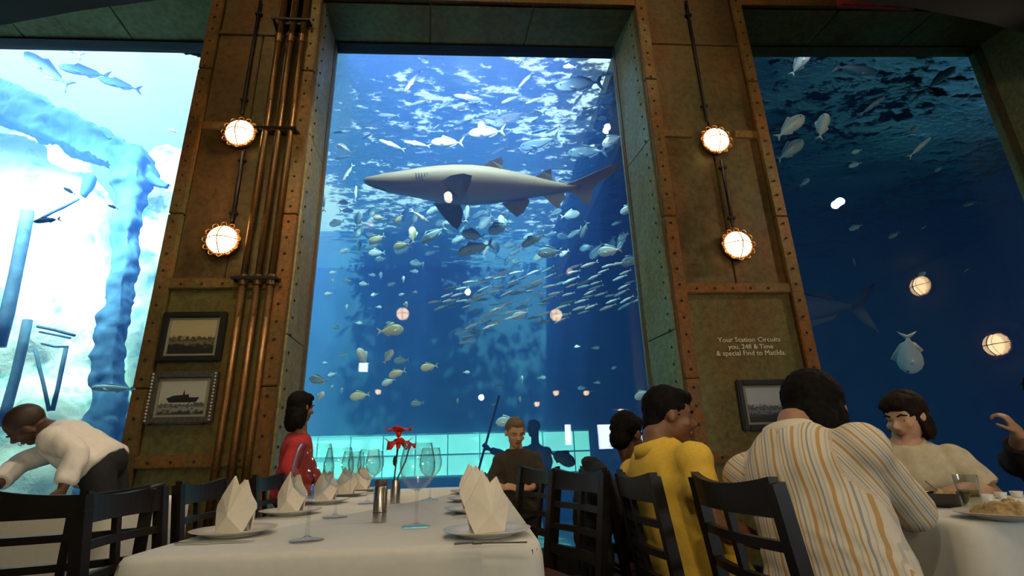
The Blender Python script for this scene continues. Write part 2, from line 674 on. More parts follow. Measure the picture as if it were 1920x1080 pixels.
def surface_mat():
    """rippled underside of the water: a noise mask paints the glints of sky, the rest mirrors the tank"""
    ma, nt, b, out = new_mat('water_surface')
    nt.nodes.remove(b)
    tr = N(nt, 'ShaderNodeBsdfTransparent')
    tr.inputs[0].default_value = (.80, .95, 1, 1)
    gl = N(nt, 'ShaderNodeBsdfGlossy')
    gl.inputs['Roughness'].default_value = .12
    gl.inputs['Color'].default_value = (.75, .9, 1, 1)
    a = noise_tex(nt, 3.4, 7, .66, stretch=(1.0, 1.7, 1))
    big = noise_tex(nt, .33, 2, .5)
    ad = N(nt, 'ShaderNodeMath', operation='MULTIPLY_ADD')
    ad.inputs[1].default_value = .55
    nt.links.new(big.outputs['Fac'], ad.inputs[0])
    nt.links.new(a.outputs['Fac'], ad.inputs[2])
    # glints painted by place: wide open on the left, broken glitter towards the right
    tc = N(nt, 'ShaderNodeTexCoord')
    sp = N(nt, 'ShaderNodeSeparateXYZ')
    nt.links.new(tc.outputs['Object'], sp.inputs[0])
    mr = N(nt, 'ShaderNodeMapRange')
    mr.inputs['From Min'].default_value = -13
    mr.inputs['From Max'].default_value = 15
    nt.links.new(sp.outputs['X'], mr.inputs[0])
    bias = ramp(nt, [((-4.4 + 13) / 28, (.36,) * 3), ((-2.6 + 13) / 28, (0,) * 3), ((0 + 13) / 28, (0.02,) * 3), ((1.2 + 13) / 28, (.07,) * 3)], mr.outputs[0])
    a2 = N(nt, 'ShaderNodeMath', operation='ADD')
    nt.links.new(ad.outputs[0], a2.inputs[0])
    nt.links.new(bias.outputs[0], a2.inputs[1])
    rp = ramp(nt, [(.85, (0.05,) * 3), (.93, (1,) * 3)], a2.outputs[0])
    bu = N(nt, 'ShaderNodeBump')
    bu.inputs['Strength'].default_value = .6
    bu.inputs['Distance'].default_value = .08
    nt.links.new(a.outputs['Fac'], bu.inputs['Height'])
    nt.links.new(bu.outputs[0], gl.inputs['Normal'])
    mx = N(nt, 'ShaderNodeMixShader')
    nt.links.new(rp.outputs[0], mx.inputs[0])
    nt.links.new(gl.outputs[0], mx.inputs[1])
    nt.links.new(tr.outputs[0], mx.inputs[2])
    nt.links.new(mx.outputs[0], out.inputs[0])
    return ma


M['surface'] = surface_mat()
sf = MB()
nx, ny = 90, 40
for j in range(ny + 1):
    for i in range(nx + 1):
        x = TANK[0] + (TANK[3] - TANK[0]) * i / nx
        y = TANK[1] + (TANK[4] - TANK[1]) * j / ny
        sf.v.append(Vector((x, y, WT + .05 * mnoise.noise((x * .8, y * 1.4, 0)))))
for j in range(ny):
    for i in range(nx):
        a_ = j * (nx + 1) + i
        sf.f.append((a_, a_ + 1, a_ + nx + 2, a_ + nx + 1))
        sf.m.append(0)
sf.build('water_surface', M['surface'], smooth=True, kind='structure')

M['sand'] = solid('tank_sand', (.16, .24, .32), .9, 0, 4, .2, .3)
M['liner'] = solid('tank_liner', (.06, .14, .24), .85, 0, 1.2, .3)
MB().box((TANK[0], TANK[1], -.95), (TANK[3], TANK[4] + .3, -.7)).build('floor_tank', M['sand'], kind='structure')
MB().box((TANK[0] - .3, TANK[4], -.7), (TANK[3] + .3, TANK[4] + .3, 7.4)).build('wall_tank_back', M['liner'], kind='structure')
MB().box((TANK[0] - .3, 5.35, -.7), (TANK[0], TANK[4], 7.4)).build('wall_tank_left', M['liner'], kind='structure')
MB().box((TANK[3], 5.35, -.7), (TANK[3] + .3, TANK[4], 7.4)).build('wall_tank_right', M['liner'], kind='structure')
# unseen slabs added to block light, keeping the tank's right end dark
M['light_block'] = solid('light_block_paint', (.05, .055, .055), .8)
MB().box((4.8, 7.7, -.7), (5.1, TANK[4], 7.0)).build('light_block_wall', M['light_block'], kind='structure')
MB().box((2.35, 5.35, 5.7), (2.5, TANK[4], 6.6)).build('light_block_skirt', M['light_block'], kind='structure')
MB().box((2.1, 5.35, 6.5), (TANK[3], TANK[4], 6.75)).build('light_block_roof', M['light_block'], kind='structure')
# ------------------------------------------------------------------ helpers for organic shapes
def remesh(mb, voxel, smooth_it=4, name='tmp', noise_amp=0.0, noise_scale=6.0, fold=None):
    """one continuous surface from overlapping closed shapes"""
    me = mb.mesh(name)
    o = bpy.data.objects.new(name, me)
    col.objects.link(o)
    r_ = o.modifiers.new('r', 'REMESH')
    r_.mode = 'VOXEL'
    r_.voxel_size = voxel
    r_.use_smooth_shade = True
    if smooth_it:
        s_ = o.modifiers.new('s', 'SMOOTH')
        s_.factor = .5
        s_.iterations = smooth_it
    dg = bpy.context.evaluated_depsgraph_get()
    res = bpy.data.meshes.new_from_object(o.evaluated_get(dg))
    bpy.data.objects.remove(o)
    bpy.data.meshes.remove(me)
    if noise_amp:
        nrm = [v_.normal.copy() for v_ in res.vertices]
        for v_, n_ in zip(res.vertices, nrm):
            v_.co += n_ * noise_amp * mnoise.fractal(v_.co * noise_scale, .8, 2.1, 4)
    if fold:
        nrm = [v_.normal.copy() for v_ in res.vertices]
        for v_, n_ in zip(res.vertices, nrm):
            v_.co += n_ * fold(v_.co)
    res.polygons.foreach_set('use_smooth', [True] * len(res.polygons))
    res.update()
    return res


def obj_from(me, name, mats, parent=None, loc=None, label=None, cat=None, group=None, kind=None):
    if not isinstance(mats, (list, tuple)):
        mats = [mats]
    for q in mats:
        me.materials.append(q)
    me.name = name
    o = bpy.data.objects.new(name, me)
    col.objects.link(o)
    if parent is not None:
        o.parent = parent
    if loc is not None:
        o.location = loc
    return tag(o, label, cat, group, kind)


# ------------------------------------------------------------------ rockwork behind the left pane
def rock_mat():
    ma, nt, b, out = new_mat('pale_rock')
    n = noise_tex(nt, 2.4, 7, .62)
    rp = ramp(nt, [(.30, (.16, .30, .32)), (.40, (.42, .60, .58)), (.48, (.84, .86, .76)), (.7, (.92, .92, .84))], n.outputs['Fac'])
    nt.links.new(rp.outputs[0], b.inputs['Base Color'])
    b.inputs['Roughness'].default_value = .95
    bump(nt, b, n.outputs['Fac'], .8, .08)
    return ma


M['rock'] = rock_mat()


def rock(name, blobs, label, voxel=.12, amp=.16, sc_=1.3):
    """blobs: (px, py, Y, rx, ry, rz)"""
    q = MB()
    for px, py, Y, rx, ry, rz in blobs:
        q.ball(at(px, py, Y), (rx, ry, rz), 14)
    me = remesh(q, voxel, 2, name, amp, sc_)
    o = obj_from(me, name, M['rock'], None, None, label, 'rock')
    return recenter(o)


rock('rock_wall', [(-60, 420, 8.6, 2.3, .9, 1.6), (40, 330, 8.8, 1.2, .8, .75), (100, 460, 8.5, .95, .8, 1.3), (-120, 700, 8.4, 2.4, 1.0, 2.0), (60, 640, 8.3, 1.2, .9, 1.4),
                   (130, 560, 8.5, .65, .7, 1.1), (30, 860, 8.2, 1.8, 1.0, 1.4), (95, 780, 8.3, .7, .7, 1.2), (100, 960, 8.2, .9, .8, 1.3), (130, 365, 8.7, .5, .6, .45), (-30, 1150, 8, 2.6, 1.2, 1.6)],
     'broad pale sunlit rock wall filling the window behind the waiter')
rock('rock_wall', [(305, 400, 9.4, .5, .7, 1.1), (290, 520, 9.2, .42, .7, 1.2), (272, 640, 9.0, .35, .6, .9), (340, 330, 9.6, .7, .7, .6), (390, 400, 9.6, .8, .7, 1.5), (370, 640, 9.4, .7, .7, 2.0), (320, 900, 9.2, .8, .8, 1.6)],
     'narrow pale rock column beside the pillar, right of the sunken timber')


# sunken timber frame: a beam slanting down from the upper left and the post under its end
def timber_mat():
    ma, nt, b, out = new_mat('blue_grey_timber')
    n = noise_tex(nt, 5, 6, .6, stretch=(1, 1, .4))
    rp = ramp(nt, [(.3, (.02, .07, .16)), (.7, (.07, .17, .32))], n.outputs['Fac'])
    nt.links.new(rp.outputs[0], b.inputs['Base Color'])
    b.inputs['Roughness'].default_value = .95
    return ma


M['timber'] = timber_mat()
tb = empty('sunken_timber', at(200, 740, 7.6), 0, 'dark blue sunken timber frame with slanting beam and post among the pale rocks', 'timber')
o0 = tb.location.copy()


def log(pts, Y, rad, nm, amp):
    q = MB()
    p_ = [at(x, y, Y) - o0 for x, y in pts]
    for i in range(len(p_) - 1):
        q.bar(p_[i] - (p_[i + 1] - p_[i]).normalized() * .04, p_[i + 1], rad[i] * 1.7, rad[i] * 1.7, (0, 1, 0))
    obj_from(remesh(q, .045, 1, nm, amp, 2.2), nm, M['timber'], tb)


log([(-60, 168), (20, 203), (110, 238), (190, 278), (250, 308)], 7.6, [.40, .34, .30, .28], 'beam', .12)
log([(246, 296), (246, 350), (238, 420), (230, 500), (216, 600), (204, 690), (196, 800), (186, 960)], 7.6, [.27, .20, .16, .16, .17, .20, .23], 'post', .09)
log([(240, 300), (285, 335), (318, 352)], 7.7, [.16, .10], 'broken_brace', .10)
log([(170, 330), (165, 345), (160, 358), (154, 368)], 7.55, [.09, .08, .06, .03], 'broken_stub', .02)

# far viewing window on the other side of the tank, lit from the hall behind it
M['far_light'] = glow('lit_far_hall', (.42, .95, 1.0), 1.4)
fwn = MB()
fa, fb = at(560, 818, 13.6), at(1108, 818, 13.6)
FZ0 = at(800, 896, 13.6).z
fwn.box((fa.x, 13.86, FZ0), (fb.x, 13.9, fa.z))
fwin = fwn.build('window_4', M['far_light'], kind='structure')
M['mullion'] = solid('far_mullion', (.30, .62, .66), .7)
for i in range(9):
    x = fa.x + (fb.x - fa.x) * (i + .5) / 9
    MB().box((x - .012, 13.82, FZ0), (x + .012, 13.88, fa.z)).build('mullion', M['mullion'], fwin)
for z_ in (fa.z - .02, (fa.z + FZ0) / 2, FZ0 + .02):
    MB().box((fa.x, 13.81, z_ - .02), (fb.x, 13.88, z_ + .02)).build('transom', M['mullion'], fwin)
# stakes and planks leaning on the rockwork
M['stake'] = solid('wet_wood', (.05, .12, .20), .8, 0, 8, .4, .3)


def stake(pts, Y, r, label, cat='stake'):
    q = MB()
    p_ = [at(x, y, Y) for x, y in pts]
    rr = [r * (1 + .18 * math.sin(3.1 * i)) for i in range(len(p_))]
    q.tube(p_, rr, 8)
    return recenter(q.build('wooden_stake', M['stake'], None, True, label=label, cat=cat, group='stakes by the pale rocks'))


stake([(52, 395), (44, 440), (28, 520), (14, 585), (-2, 650)], 6.9, .075, 'thick dark blue stake rising at the far left before the rock wall')
stake([(52, 600), (42, 650), (28, 710), (14, 760), (4, 800)], 6.9, .055, 'shorter blue stake low on the rock wall, just above the waiter')
stake([(66, 655), (74, 690), (82, 722), (92, 770)], 7.0, .022, 'thin stick leaning right, one leg of the V above the waiter')
stake([(124, 652), (116, 690), (108, 730), (98, 770)], 7.0, .026, 'thin stick leaning left, other leg of the V above the waiter')
stake([(148, 372), (120, 388), (98, 398), (74, 412)], 6.8, .022, 'slender branch reaching up right from the head of the thick stake')
stake([(70, 612), (100, 618), (140, 629)], 7.0, .02, 'topmost of three thin sticks lying on the rock wall')
stake([(74, 622), (104, 628), (132, 634)], 7.0, .014, 'middle of three thin sticks lying on the rock wall')
stake([(78, 644), (102, 650), (128, 650)], 7.0, .014, 'lowest of three thin sticks lying on the rock wall')


# ------------------------------------------------------------------ fish
def fish_mat(name, back, side, belly, rough=.35, spec=.8):
    ma, nt, b, out = new_mat(name)
    tc = N(nt, 'ShaderNodeTexCoord')
    sp = N(nt, 'ShaderNodeSeparateXYZ')
    nt.links.new(tc.outputs['Object'], sp.inputs[0])
    mr = N(nt, 'ShaderNodeMapRange')
    mr.inputs['From Min'].default_value = -.2
    mr.inputs['From Max'].default_value = .2
    nt.links.new(sp.outputs['Z'], mr.inputs[0])
    rp = ramp(nt, [(.25, belly), (.5, side), (.78, back)], mr.outputs[0])
    nt.links.new(rp.outputs[0], b.inputs['Base Color'])
    b.inputs['Roughness'].default_value = rough
    b.inputs['Specular IOR Level'].default_value = spec
    return ma


M['fish_silver'] = fish_mat('silver_fish_skin', (.50, .66, .70), (.88, .94, .94), (.97, .97, .95))
M['fish_blue'] = fish_mat('blue_fish_skin', (.10, .20, .28), (.26, .42, .50), (.50, .62, .64))
M['fish_dark'] = fish_mat('backlit_fish_skin', (.004, .014, .016), (.008, .03, .032), (.03, .06, .06), .8, .1)  # backlit shade put into the colour: near-black fish silhouettes
M['fish_yellow'] = fish_mat('yellowish_fish_skin', (.50, .52, .30), (.85, .85, .60), (.95, .93, .80))
M['fish_navy'] = fish_mat('navy_fish_skin', (.006, .016, .045), (.03, .065, .15), (.09, .15, .24), .7, .15)
M['fish_eye'] = solid('fish_eye', (.01, .01, .012), .2)

KINDS = {
    # half depth along the body from nose to tail stalk, thickness ratio, tail span, dorsal height
    'jack': ([0, .07, .125, .150, .145, .115, .070, .028, .018], .42, .19, .07),
    'slim': ([0, .045, .07, .08, .078, .066, .046, .020, .013], .62, .10, .035),
    'deep': ([0, .10, .19, .235, .225, .18, .11, .045, .032], .36, .16, .08),
    'long': ([0, .055, .085, .10, .098, .084, .058, .026, .018], .7, .15, .05),
}


def fish_parts(kind):
    prof, th, span, dh = KINDS[kind]
    xs = [.5, .46, .36, .22, .08, -.08, -.22, -.34, -.40]
    b = MB()
    rr = []
    for x, h in zip(xs, prof):
        h = max(h, .004)
        rr.append([Vector((x, h * th * math.cos(2 * PI * k / 10), h * math.sin(2 * PI * k / 10) - .01 * (1 if kind == 'deep' else 0))) for k in range(10)])
    b.rings(rr)
    t = MB()

    def fin(q, outline, w0=.012):
        n_ = len(outline)
        vs_ = [Vector((x, w0, z)) for x, z in outline] + [Vector((x, -w0, z)) for x, z in outline]
        q.add(vs_, [tuple(range(n_)), tuple(range(2 * n_ - 1, n_ - 1, -1))] + [(i, (i + 1) % n_, n_ + (i + 1) % n_, n_ + i) for i in range(n_)])
    fin(t, [(-.38, .016), (-.45, span * .55), (-.56, span), (-.50, span * .35), (-.47, 0), (-.50, -span * .35), (-.56, -span), (-.45, -span * .55), (-.38, -.016)], .006)
    d = MB()
    fin(d, [(.20, prof[3] * .93), (.12, prof[3] + dh), (.02, prof[4] + dh * .6), (-.26, prof[6] + dh * .25), (-.32, prof[7] * .8), (-.1, prof[5] * .9)], .005)
    a = MB()
    fin(a, [(-.02, -prof[5] * .95), (-.10, -prof[5] - dh * .8), (-.28, -prof[6] - dh * .2), (-.32, -prof[7] * .8), (-.15, -prof[6] * .9)], .005)
    p, e = {}, {}
    for s in (-1, 1):
        w_ = prof[3] * th
        p[s] = MB().add([(.22, s * w_ * .95, -.03), (.10, s * (w_ + .03), -.09), (.06, s * (w_ + .035), -.04), (.2, s * w_, .0),
                         (.22, s * (w_ * .95 + .006), -.03), (.10, s * (w_ + .036), -.09), (.06, s * (w_ + .041), -.04), (.2, s * (w_ + .006), .0)],
                        [(0, 1, 2, 3), (7, 6, 5, 4), (0, 4, 5, 1), (1, 5, 6, 2), (2, 6, 7, 3), (3, 7, 4, 0)])
        e[s] = MB().ball((.40, s * prof[2] * th * .82, prof[2] * .25), .016 if kind != 'deep' else .022, 6)
    return dict(body=b, tail_fin=t, dorsal_fin=d, anal_fin=a, pectoral_fin=p[1], pectoral_fin_=p[-1], eye=e[1], eye_=e[-1])


FM = {}
for kd in KINDS:
    ps = fish_parts(kd)
    FM[kd] = {k_: q.mesh('fish_' + k_, True) for k_, q in ps.items()}
    al = MB()
    for k_ in ('body', 'tail_fin', 'dorsal_fin', 'anal_fin'):
        al.add(ps[k_].v, ps[k_].f)
    FM[kd]['whole'] = al.mesh('fish_whole', True)
FMM = {}


def fish_me(kind, part, mat):
    key = (kind, part, mat)
    if key not in FMM:
        me = FM[kind][part].copy()
        me.materials.append(M[mat] if 'eye' not in part else M['fish_eye'])
        FMM[key] = me
    return FMM[key]


def frame_at(px, py, Y, ang, turn=0.0):
    """placement matrix: +x (nose) at an angle seen in the picture, turned in depth by `turn`"""
    p = at(px, py, Y)
    v = (p - EYE).normalized()
    r_ = v.cross(Vector((0, 0, 1))).normalized()
    u_ = r_.cross(v).normalized()
    nose = r_ * math.cos(R(ang)) + u_ * math.sin(R(ang))
    dors = -r_ * math.sin(R(ang)) + u_ * math.cos(R(ang))
    if math.cos(R(ang)) < 0:
        dors = -dors
    nose = (nose * math.cos(R(turn)) + v * math.sin(R(turn))).normalized()
    side = dors.cross(nose).normalized()
    mm = Matrix.Identity(4)
    for i in range(3):
        mm[i][0], mm[i][1], mm[i][2], mm[i][3] = nose[i], side[i], dors[i], p[i]
    return mm


def px_len(px, py, Y, L):
    return (at(px + L / 2, py, Y) - at(px - L / 2, py, Y)).length


def fish(kind, px, py, Y, L, ang, mat, label, group=None, turn=0.0, parts=False, squash=1.0):
    while at(px, py, Y).z > WT - .22 and Y > 5.4:
        Y -= .1
    mm = frame_at(px, py, Y, ang, turn)
    s = px_len(px, py, Y, L) / 1.05
    mm = mm @ Matrix.Diagonal((s, s, s * squash, 1))
    if parts:
        o = bpy.data.objects.new('fish', None)
        o.empty_display_size = .1
        col.objects.link(o)
        for k_ in ('body', 'tail_fin', 'dorsal_fin', 'anal_fin', 'pectoral_fin', 'pectoral_fin_', 'eye', 'eye_'):
            c = bpy.data.objects.new(k_.rstrip('_'), fish_me(kind, k_, mat))
            col.objects.link(c)
            c.parent = o
    else:
        o = bpy.data.objects.new('fish', fish_me(kind, 'whole', mat))
        col.objects.link(o)
    o.matrix_world = mm
    return tag(o, label, 'fish', group)


# left pane
G = 'fish before the bright rocks'
fish('jack', 88, 130, 5.9, 88, 158, 'fish_navy', 'stout blue jack with dark head, first of three fish under the bright surface', G, 15, True)
fish('jack', 158, 134, 6.1, 82, 193, 'fish_dark', 'dark jack just behind the tail of the stout blue one', G, 0, True, .8)
fish('jack', 224, 158, 6.1, 70, 186, 'fish_dark', 'dark jack swimming lowest and last of the three under the surface', G, 0, True, .8)
fish('jack', 342, 94, 6.3, 60, 192, 'fish_dark', 'dark jack at the top of the pane close to the lamp pillar', G, 10, True, .8)
fish('jack', 124, 86, 6.0, 56, 165, 'fish_navy', 'blue jack cut by the top edge of the pane above the bright rocks', G, 0, True)
fish('jack', 368, 101, 6.6, 34, 185, 'fish_dark', 'small dim fish half hidden by the lamp pillar near the top', G)
fish('jack', 88, 413, 6.2, 46, 205, 'fish_dark', 'dark fish beside the head of the thick stake', G, 20, True, .8)
fish('jack', 130, 358, 6.5, 22, 160, 'fish_dark', 'small dark fish over the slender branch', G)
fish('jack', 212, 388, 6.6, 18, 170, 'fish_dark', 'small dark fish before the blue gap between the rocks', G)
fish('jack', 325, 245, 6.6, 18, 180, 'fish_blue', 'small blue fish close to the upper lamp of the left pillar', G)
fish('long', 212, 728, 6.6, 74, 182, 'fish_blue', 'long pale blue fish low beside the left pillar, right of the waiter', G, 10, True)

# fish near the shark that can be told apart
G = 'larger fish in the middle pane'
for a_ in (
    ('slim', 774, 152, 6.4, 52, 235, 'fish_silver', 'white fish diving head down high above the shark snout'),
    ('slim', 880, 184, 6.6, 62, 172, 'fish_silver', 'white fish swimming left, alone in the upper middle of the pane'),
    ('slim', 735, 272, 6.6, 52, 165, 'fish_silver', 'white fish first in the row over the shark head'),
    ('slim', 782, 270, 6.6, 54, 175, 'fish_silver', 'white fish second in the row over the shark head'),
    ('jack', 838, 267, 6.6, 62, 182, 'fish_silver', 'white fish third in the row over the shark head, with rounded back'),
    ('jack', 912, 248, 6.6, 70, 184, 'fish_silver', 'white backed fish above the front dorsal fin of the shark'),
    ('jack', 955, 222, 6.8, 72, 200, 'fish_silver', 'large pale fish in the glittering water below the surface'),
    ('jack', 1010, 268, 6.9, 76, 190, 'fish_blue', 'blue fish over the second dorsal fin of the shark'),
    ('jack', 1085, 158, 6.9, 92, 178, 'fish_blue', 'biggest grey fish near the upper right corner of the middle pane'),
    ('jack', 1100, 285, 6.9, 74, 176, 'fish_blue', 'blue grey fish over the tail of the shark'),
    ('deep', 1148, 263, 6.6, 44, 200, 'fish_silver', 'bright round fish beside the right pillar above the shark tail'),
    ('jack', 1105, 210, 7.2, 56, 200, 'fish_blue', 'grey fish under the biggest grey fish at the upper right'),
    ('slim', 652, 325, 6.6, 40, 245, 'fish_silver', 'white fish slanting down left of the shark snout'),
    ('slim', 667, 363, 6.6, 32, 90, 'fish_silver', 'white fish hanging upright under the shark snout'),
    ('slim', 606, 375, 6.4, 46, 100, 'fish_silver', 'white fish at the very edge of the left pillar level with the shark belly'),
    ('slim', 788, 406, 6.6, 42, 328, 'fish_silver', 'bright white fish under the shark gills, head down to the right'),
    ('deep', 710, 408, 6.8, 22, 190, 'fish_yellow', 'small yellow fish under the shark mouth'),
    ('deep', 747, 412, 6.8, 24, 240, 'fish_yellow', 'yellow green fish under the shark gills, left of the bright white one'),
    ('deep', 706, 448, 6.8, 34, 210, 'fish_yellow', 'yellowish fish in the crowd at the lower left of the shark'),
    ('deep', 752, 460, 6.8, 32, 200, 'fish_yellow', 'yellowish fish lowest in the crowd under the shark head'),
    ('deep', 774, 440, 6.8, 34, 95, 'fish_yellow', 'yellowish fish standing upright in the crowd under the shark head'),
    ('deep', 935, 427, 6.6, 46, 200, 'fish_blue', 'round pale fish right of the long hanging pectoral fin'),
    ('deep', 886, 440, 6.6, 46, 170, 'fish_blue', 'blue fish below the tip of the hanging pectoral fin'),
    ('jack', 890, 466, 6.6, 72, 195, 'fish_blue', 'large blue fish with curved tail in the crowd above the silver school'),
    ('jack', 812, 440, 6.8, 58, 215, 'fish_blue', 'pale blue fish slanting under the shark head'),
    ('jack', 1000, 450, 6.6, 54, 205, 'fish_blue', 'pale fish slanting down left under the shark anal fin'),
    ('deep', 1030, 472, 6.8, 48, 182, 'fish_blue', 'dim blue fish just above the right end of the silver school'),
    ('deep', 1142, 470, 6.4, 46, 182, 'fish_silver', 'bright round fish below the shark tail near the right pillar'),
    ('deep', 1182, 488, 6.4, 40, 200, 'fish_blue', 'blue fish touching the right pillar above the silver school'),
    ('jack', 1095, 432, 6.6, 34, 245, 'fish_blue', 'upright blue fish under the shark tail'),
    ('deep', 1178, 392, 6.3, 34, 200, 'fish_silver', 'bright fish touching the right pillar under the shark tail'),
    ('deep', 733, 619, 6.2, 50, 8, 'fish_yellow', 'white and yellow fish just under the round lamp reflection at left'),
    ('deep', 680, 668, 6.3, 38, 120, 'fish_silver', 'pale fish at the left end of the loose group over the table'),
    ('deep', 728, 668, 6.3, 32, 60, 'fish_silver', 'second pale fish of the loose group over the table'),
    ('deep', 752, 676, 6.6, 30, 185, 'fish_blue', 'dim blue fish in the middle of the loose group over the table'),
    ('deep', 804, 688, 6.3, 34, 190, 'fish_yellow', 'pale yellow fish at the right end of the loose group over the table'),
    ('deep', 744, 700, 6.3, 34, 200, 'fish_yellow', 'pale yellow fish in the slanting line of fish over the table'),
    ('deep', 728, 716, 6.5, 28, 205, 'fish_silver', 'pale fish second in the slanting line over the table'),
    ('deep', 674, 742, 6.3, 38, 190, 'fish_yellow', 'pale yellow fish lowest over the table, near the child in red'),
    ('deep', 597, 712, 6.3, 36, 170, 'fish_blue', 'blue fish beside the left pillar above the child in red'),
    ('deep', 600, 744, 6.3, 24, 60, 'fish_silver', 'small pale fish just right of the head of the child in red'),
    ('deep', 782, 756, 6.6, 26, 185, 'fish_blue', 'blue fish alone above the red flowers'),
    ('deep', 1205, 740, 6.2, 34, 200, 'fish_silver', 'cyan fish between the right pillar and the boy in yellow'),
    ('deep', 950, 790, 6.6, 44, 185, 'fish_silver', 'cyan white fish right behind the head of the standing boy'),
    ('deep', 1054, 858, 6.4, 56, 335, 'fish_dark', 'dark fish before the lit far window, right of the diver'),
    ('deep', 975, 590, 6.5, 34, 200, 'fish_silver', 'pale fish at the lower edge of the silver school near the lamp reflection'),
):
    k_, px, py, Y, L, ang, mt, lb = a_
    fish(k_, px, py, Y, L, ang, mt, lb, G, random.uniform(-18, 18), L >= 40)

# right pane
G = 'fish in the dark right pane'
for a_ in (
    ('deep', 1500, 118, 5.7, 46, 40, 'fish_silver', 'bright fish at the top left of the dark right pane, nose up'),
    ('long', 1606, 131, 5.8, 86, 325, 'fish_blue', 'long grey fish with forked tail at the top of the dark pane'),
    ('deep', 1482, 237, 5.6, 56, 25, 'fish_silver', 'bright cyan fish close to the upper lamp of the right pillar'),
    ('deep', 1542, 236, 5.7, 46, 65, 'fish_silver', 'cyan fish standing nose up, right of the bright cyan one'),
    ('deep', 1482, 281, 5.8, 52, 25, 'fish_blue', 'dim fish right under the bright cyan one'),
    ('slim', 1636, 198, 5.8, 46, 20, 'fish_blue', 'slim blue fish in the middle of the upper dark pane'),
    ('slim', 1714, 187, 6.0, 30, 25, 'fish_blue', 'small dim fish right of the slim blue one'),
    ('slim', 1725, 276, 5.8, 44, 30, 'fish_silver', 'greenish fish with bright tip over the small flame coloured reflection'),
    ('jack', 1764, 146, 5.9, 50, 20, 'fish_blue', 'grey fish at the top right corner of the dark pane'),
    ('deep', 1606, 284, 6.2, 16, 180, 'fish_silver', 'tiny bright fish in the middle of the dark pane'),
    ('deep', 1604, 426, 6.2, 22, 190, 'fish_blue', 'small blue fish alone below the white reflection in the dark pane'),
    ('deep', 1704, 664, 5.5, 90, 262, 'fish_silver', 'silver fish diving head first above the woman in cream'),
):
    k_, px, py, Y, L, ang, mt, lb = a_
    fish(k_, px, py, Y, L, ang, mt, lb, G, 10 if L < 80 else 35, L >= 40)
fish('long', 1484, 578, 6.3, 240, 172, 'fish_navy', 'big blue fish half hidden by the right pillar, only its tail end showing', 'fish in the dark right pane', 0, True, 1.3)

# the silver school: slim fish all heading down left
rs = random.Random(11)
LBL = 'small silver fish of the slanting school, %s'
placed = []


ORD = 'first second third fourth fifth sixth seventh eighth ninth tenth eleventh twelfth thirteenth fourteenth fifteenth sixteenth seventeenth'.split()


def school(n, poly, kinds, Lr, ang, mats, label, group, Yr, mind):
    xs_ = [p[0] for p in poly]
    ys_ = [p[1] for p in poly]

    def inside(x, y):
        c = False
        j = len(poly) - 1
        for i in range(len(poly)):
            (xi, yi), (xj, yj) = poly[i], poly[j]
            if (yi > y) != (yj > y) and x < (xj - xi) * (y - yi) / (yj - yi) + xi:
                c = not c
            j = i
        return c
    cnt = tries = 0
    made = []
    while cnt < n and tries < 6000:
        tries += 1
        x, y = rs.uniform(min(xs_), max(xs_)), rs.uniform(min(ys_), max(ys_))
        if not inside(x, y) or any(abs(x - a) < mind[0] and abs(y - b_) < mind[1] for a, b_ in placed):
            continue
        placed.append((x, y))
        made.append((x, y, fish(rs.choice(kinds), x, y, rs.uniform(*Yr), rs.uniform(*Lr), ang(x, y), rs.choice(mats), label, group, rs.uniform(-25, 25))))
        cnt += 1
    # each one by its place: horizontal bands from the top, then from the left
    nb = max(1, round(len(made) / 14))
    made.sort(key=lambda q: q[1] - .10 * q[0] * (1 if 'school' in group else 0))
    for b_ in range(nb):
        row = sorted(made[b_ * len(made) // nb:(b_ + 1) * len(made) // nb], key=lambda q: q[0])
        for i, (x, y, o) in enumerate(row):
            o['label'] = label % ((ORD[i] + ' from left' if i < len(row) - 1 else 'rightmost') + (', %s band from top' % ORD[b_] if nb > 1 else ''))


school(104, [(792, 572), (840, 540), (930, 512), (1060, 498), (1205, 488), (1210, 566), (1120, 585), (1030, 612), (950, 600), (880, 645), (862, 622), (905, 590)],
       ['slim'], (24, 37), lambda x, y: 196 + rs.uniform(-9, 9), ['fish_silver', 'fish_silver', 'fish_blue'], LBL, 'silver school', (6.3, 7.4), (17, 8))
placed.clear()
school(62, [(612, 400), (650, 372), (800, 392), (1000, 400), (1180, 392), (1195, 470), (1100, 486), (900, 495), (720, 500), (640, 470)],
       ['deep', 'jack', 'deep'], (18, 40), lambda x, y: rs.choice((180, 200, 170, 20, 90, 215, 240)) + rs.uniform(-15, 15), ['fish_blue', 'fish_blue', 'fish_silver'],
       'hazy blue fish in the crowd below the shark, %s', 'crowd under the shark', (7.4, 9.5), (14, 10))
placed.clear()
school(46, [(860, 150), (1130, 110), (1150, 240), (1155, 300), (1050, 320), (940, 290), (800, 250), (720, 250), (640, 300), (630, 240), (760, 200)],
       ['jack', 'slim', 'slim'], (20, 46), lambda x, y: rs.choice((180, 190, 200, 170, 215)) + rs.uniform(-12, 12), ['fish_blue', 'fish_silver'],
       'small fish under the glittering surface above the shark, %s', 'fish above the shark', (7.0, 8.8), (20, 12))
placed.clear()
school(26, [(600, 500), (800, 490), (780, 560), (720, 640), (700, 600), (640, 760), (600, 700)],
       ['deep'], (9, 20), lambda x, y: rs.choice((180, 0, 90, 200)), ['fish_blue', 'fish_silver'],
       'tiny stray fish left of the silver school, %s', 'stray fish at left', (7.5, 9.5), (14, 14))
placed.clear()
school(12, [(830, 650), (940, 660), (1190, 640), (1190, 740), (860, 770)],
       ['deep'], (9, 18), lambda x, y: rs.choice((180, 0, 90, 200)), ['fish_blue', 'fish_silver'],
       'tiny stray fish in deep blue water over the standing boy, %s', 'stray fish at right', (7.5, 9.5), (14, 14))
placed.clear()
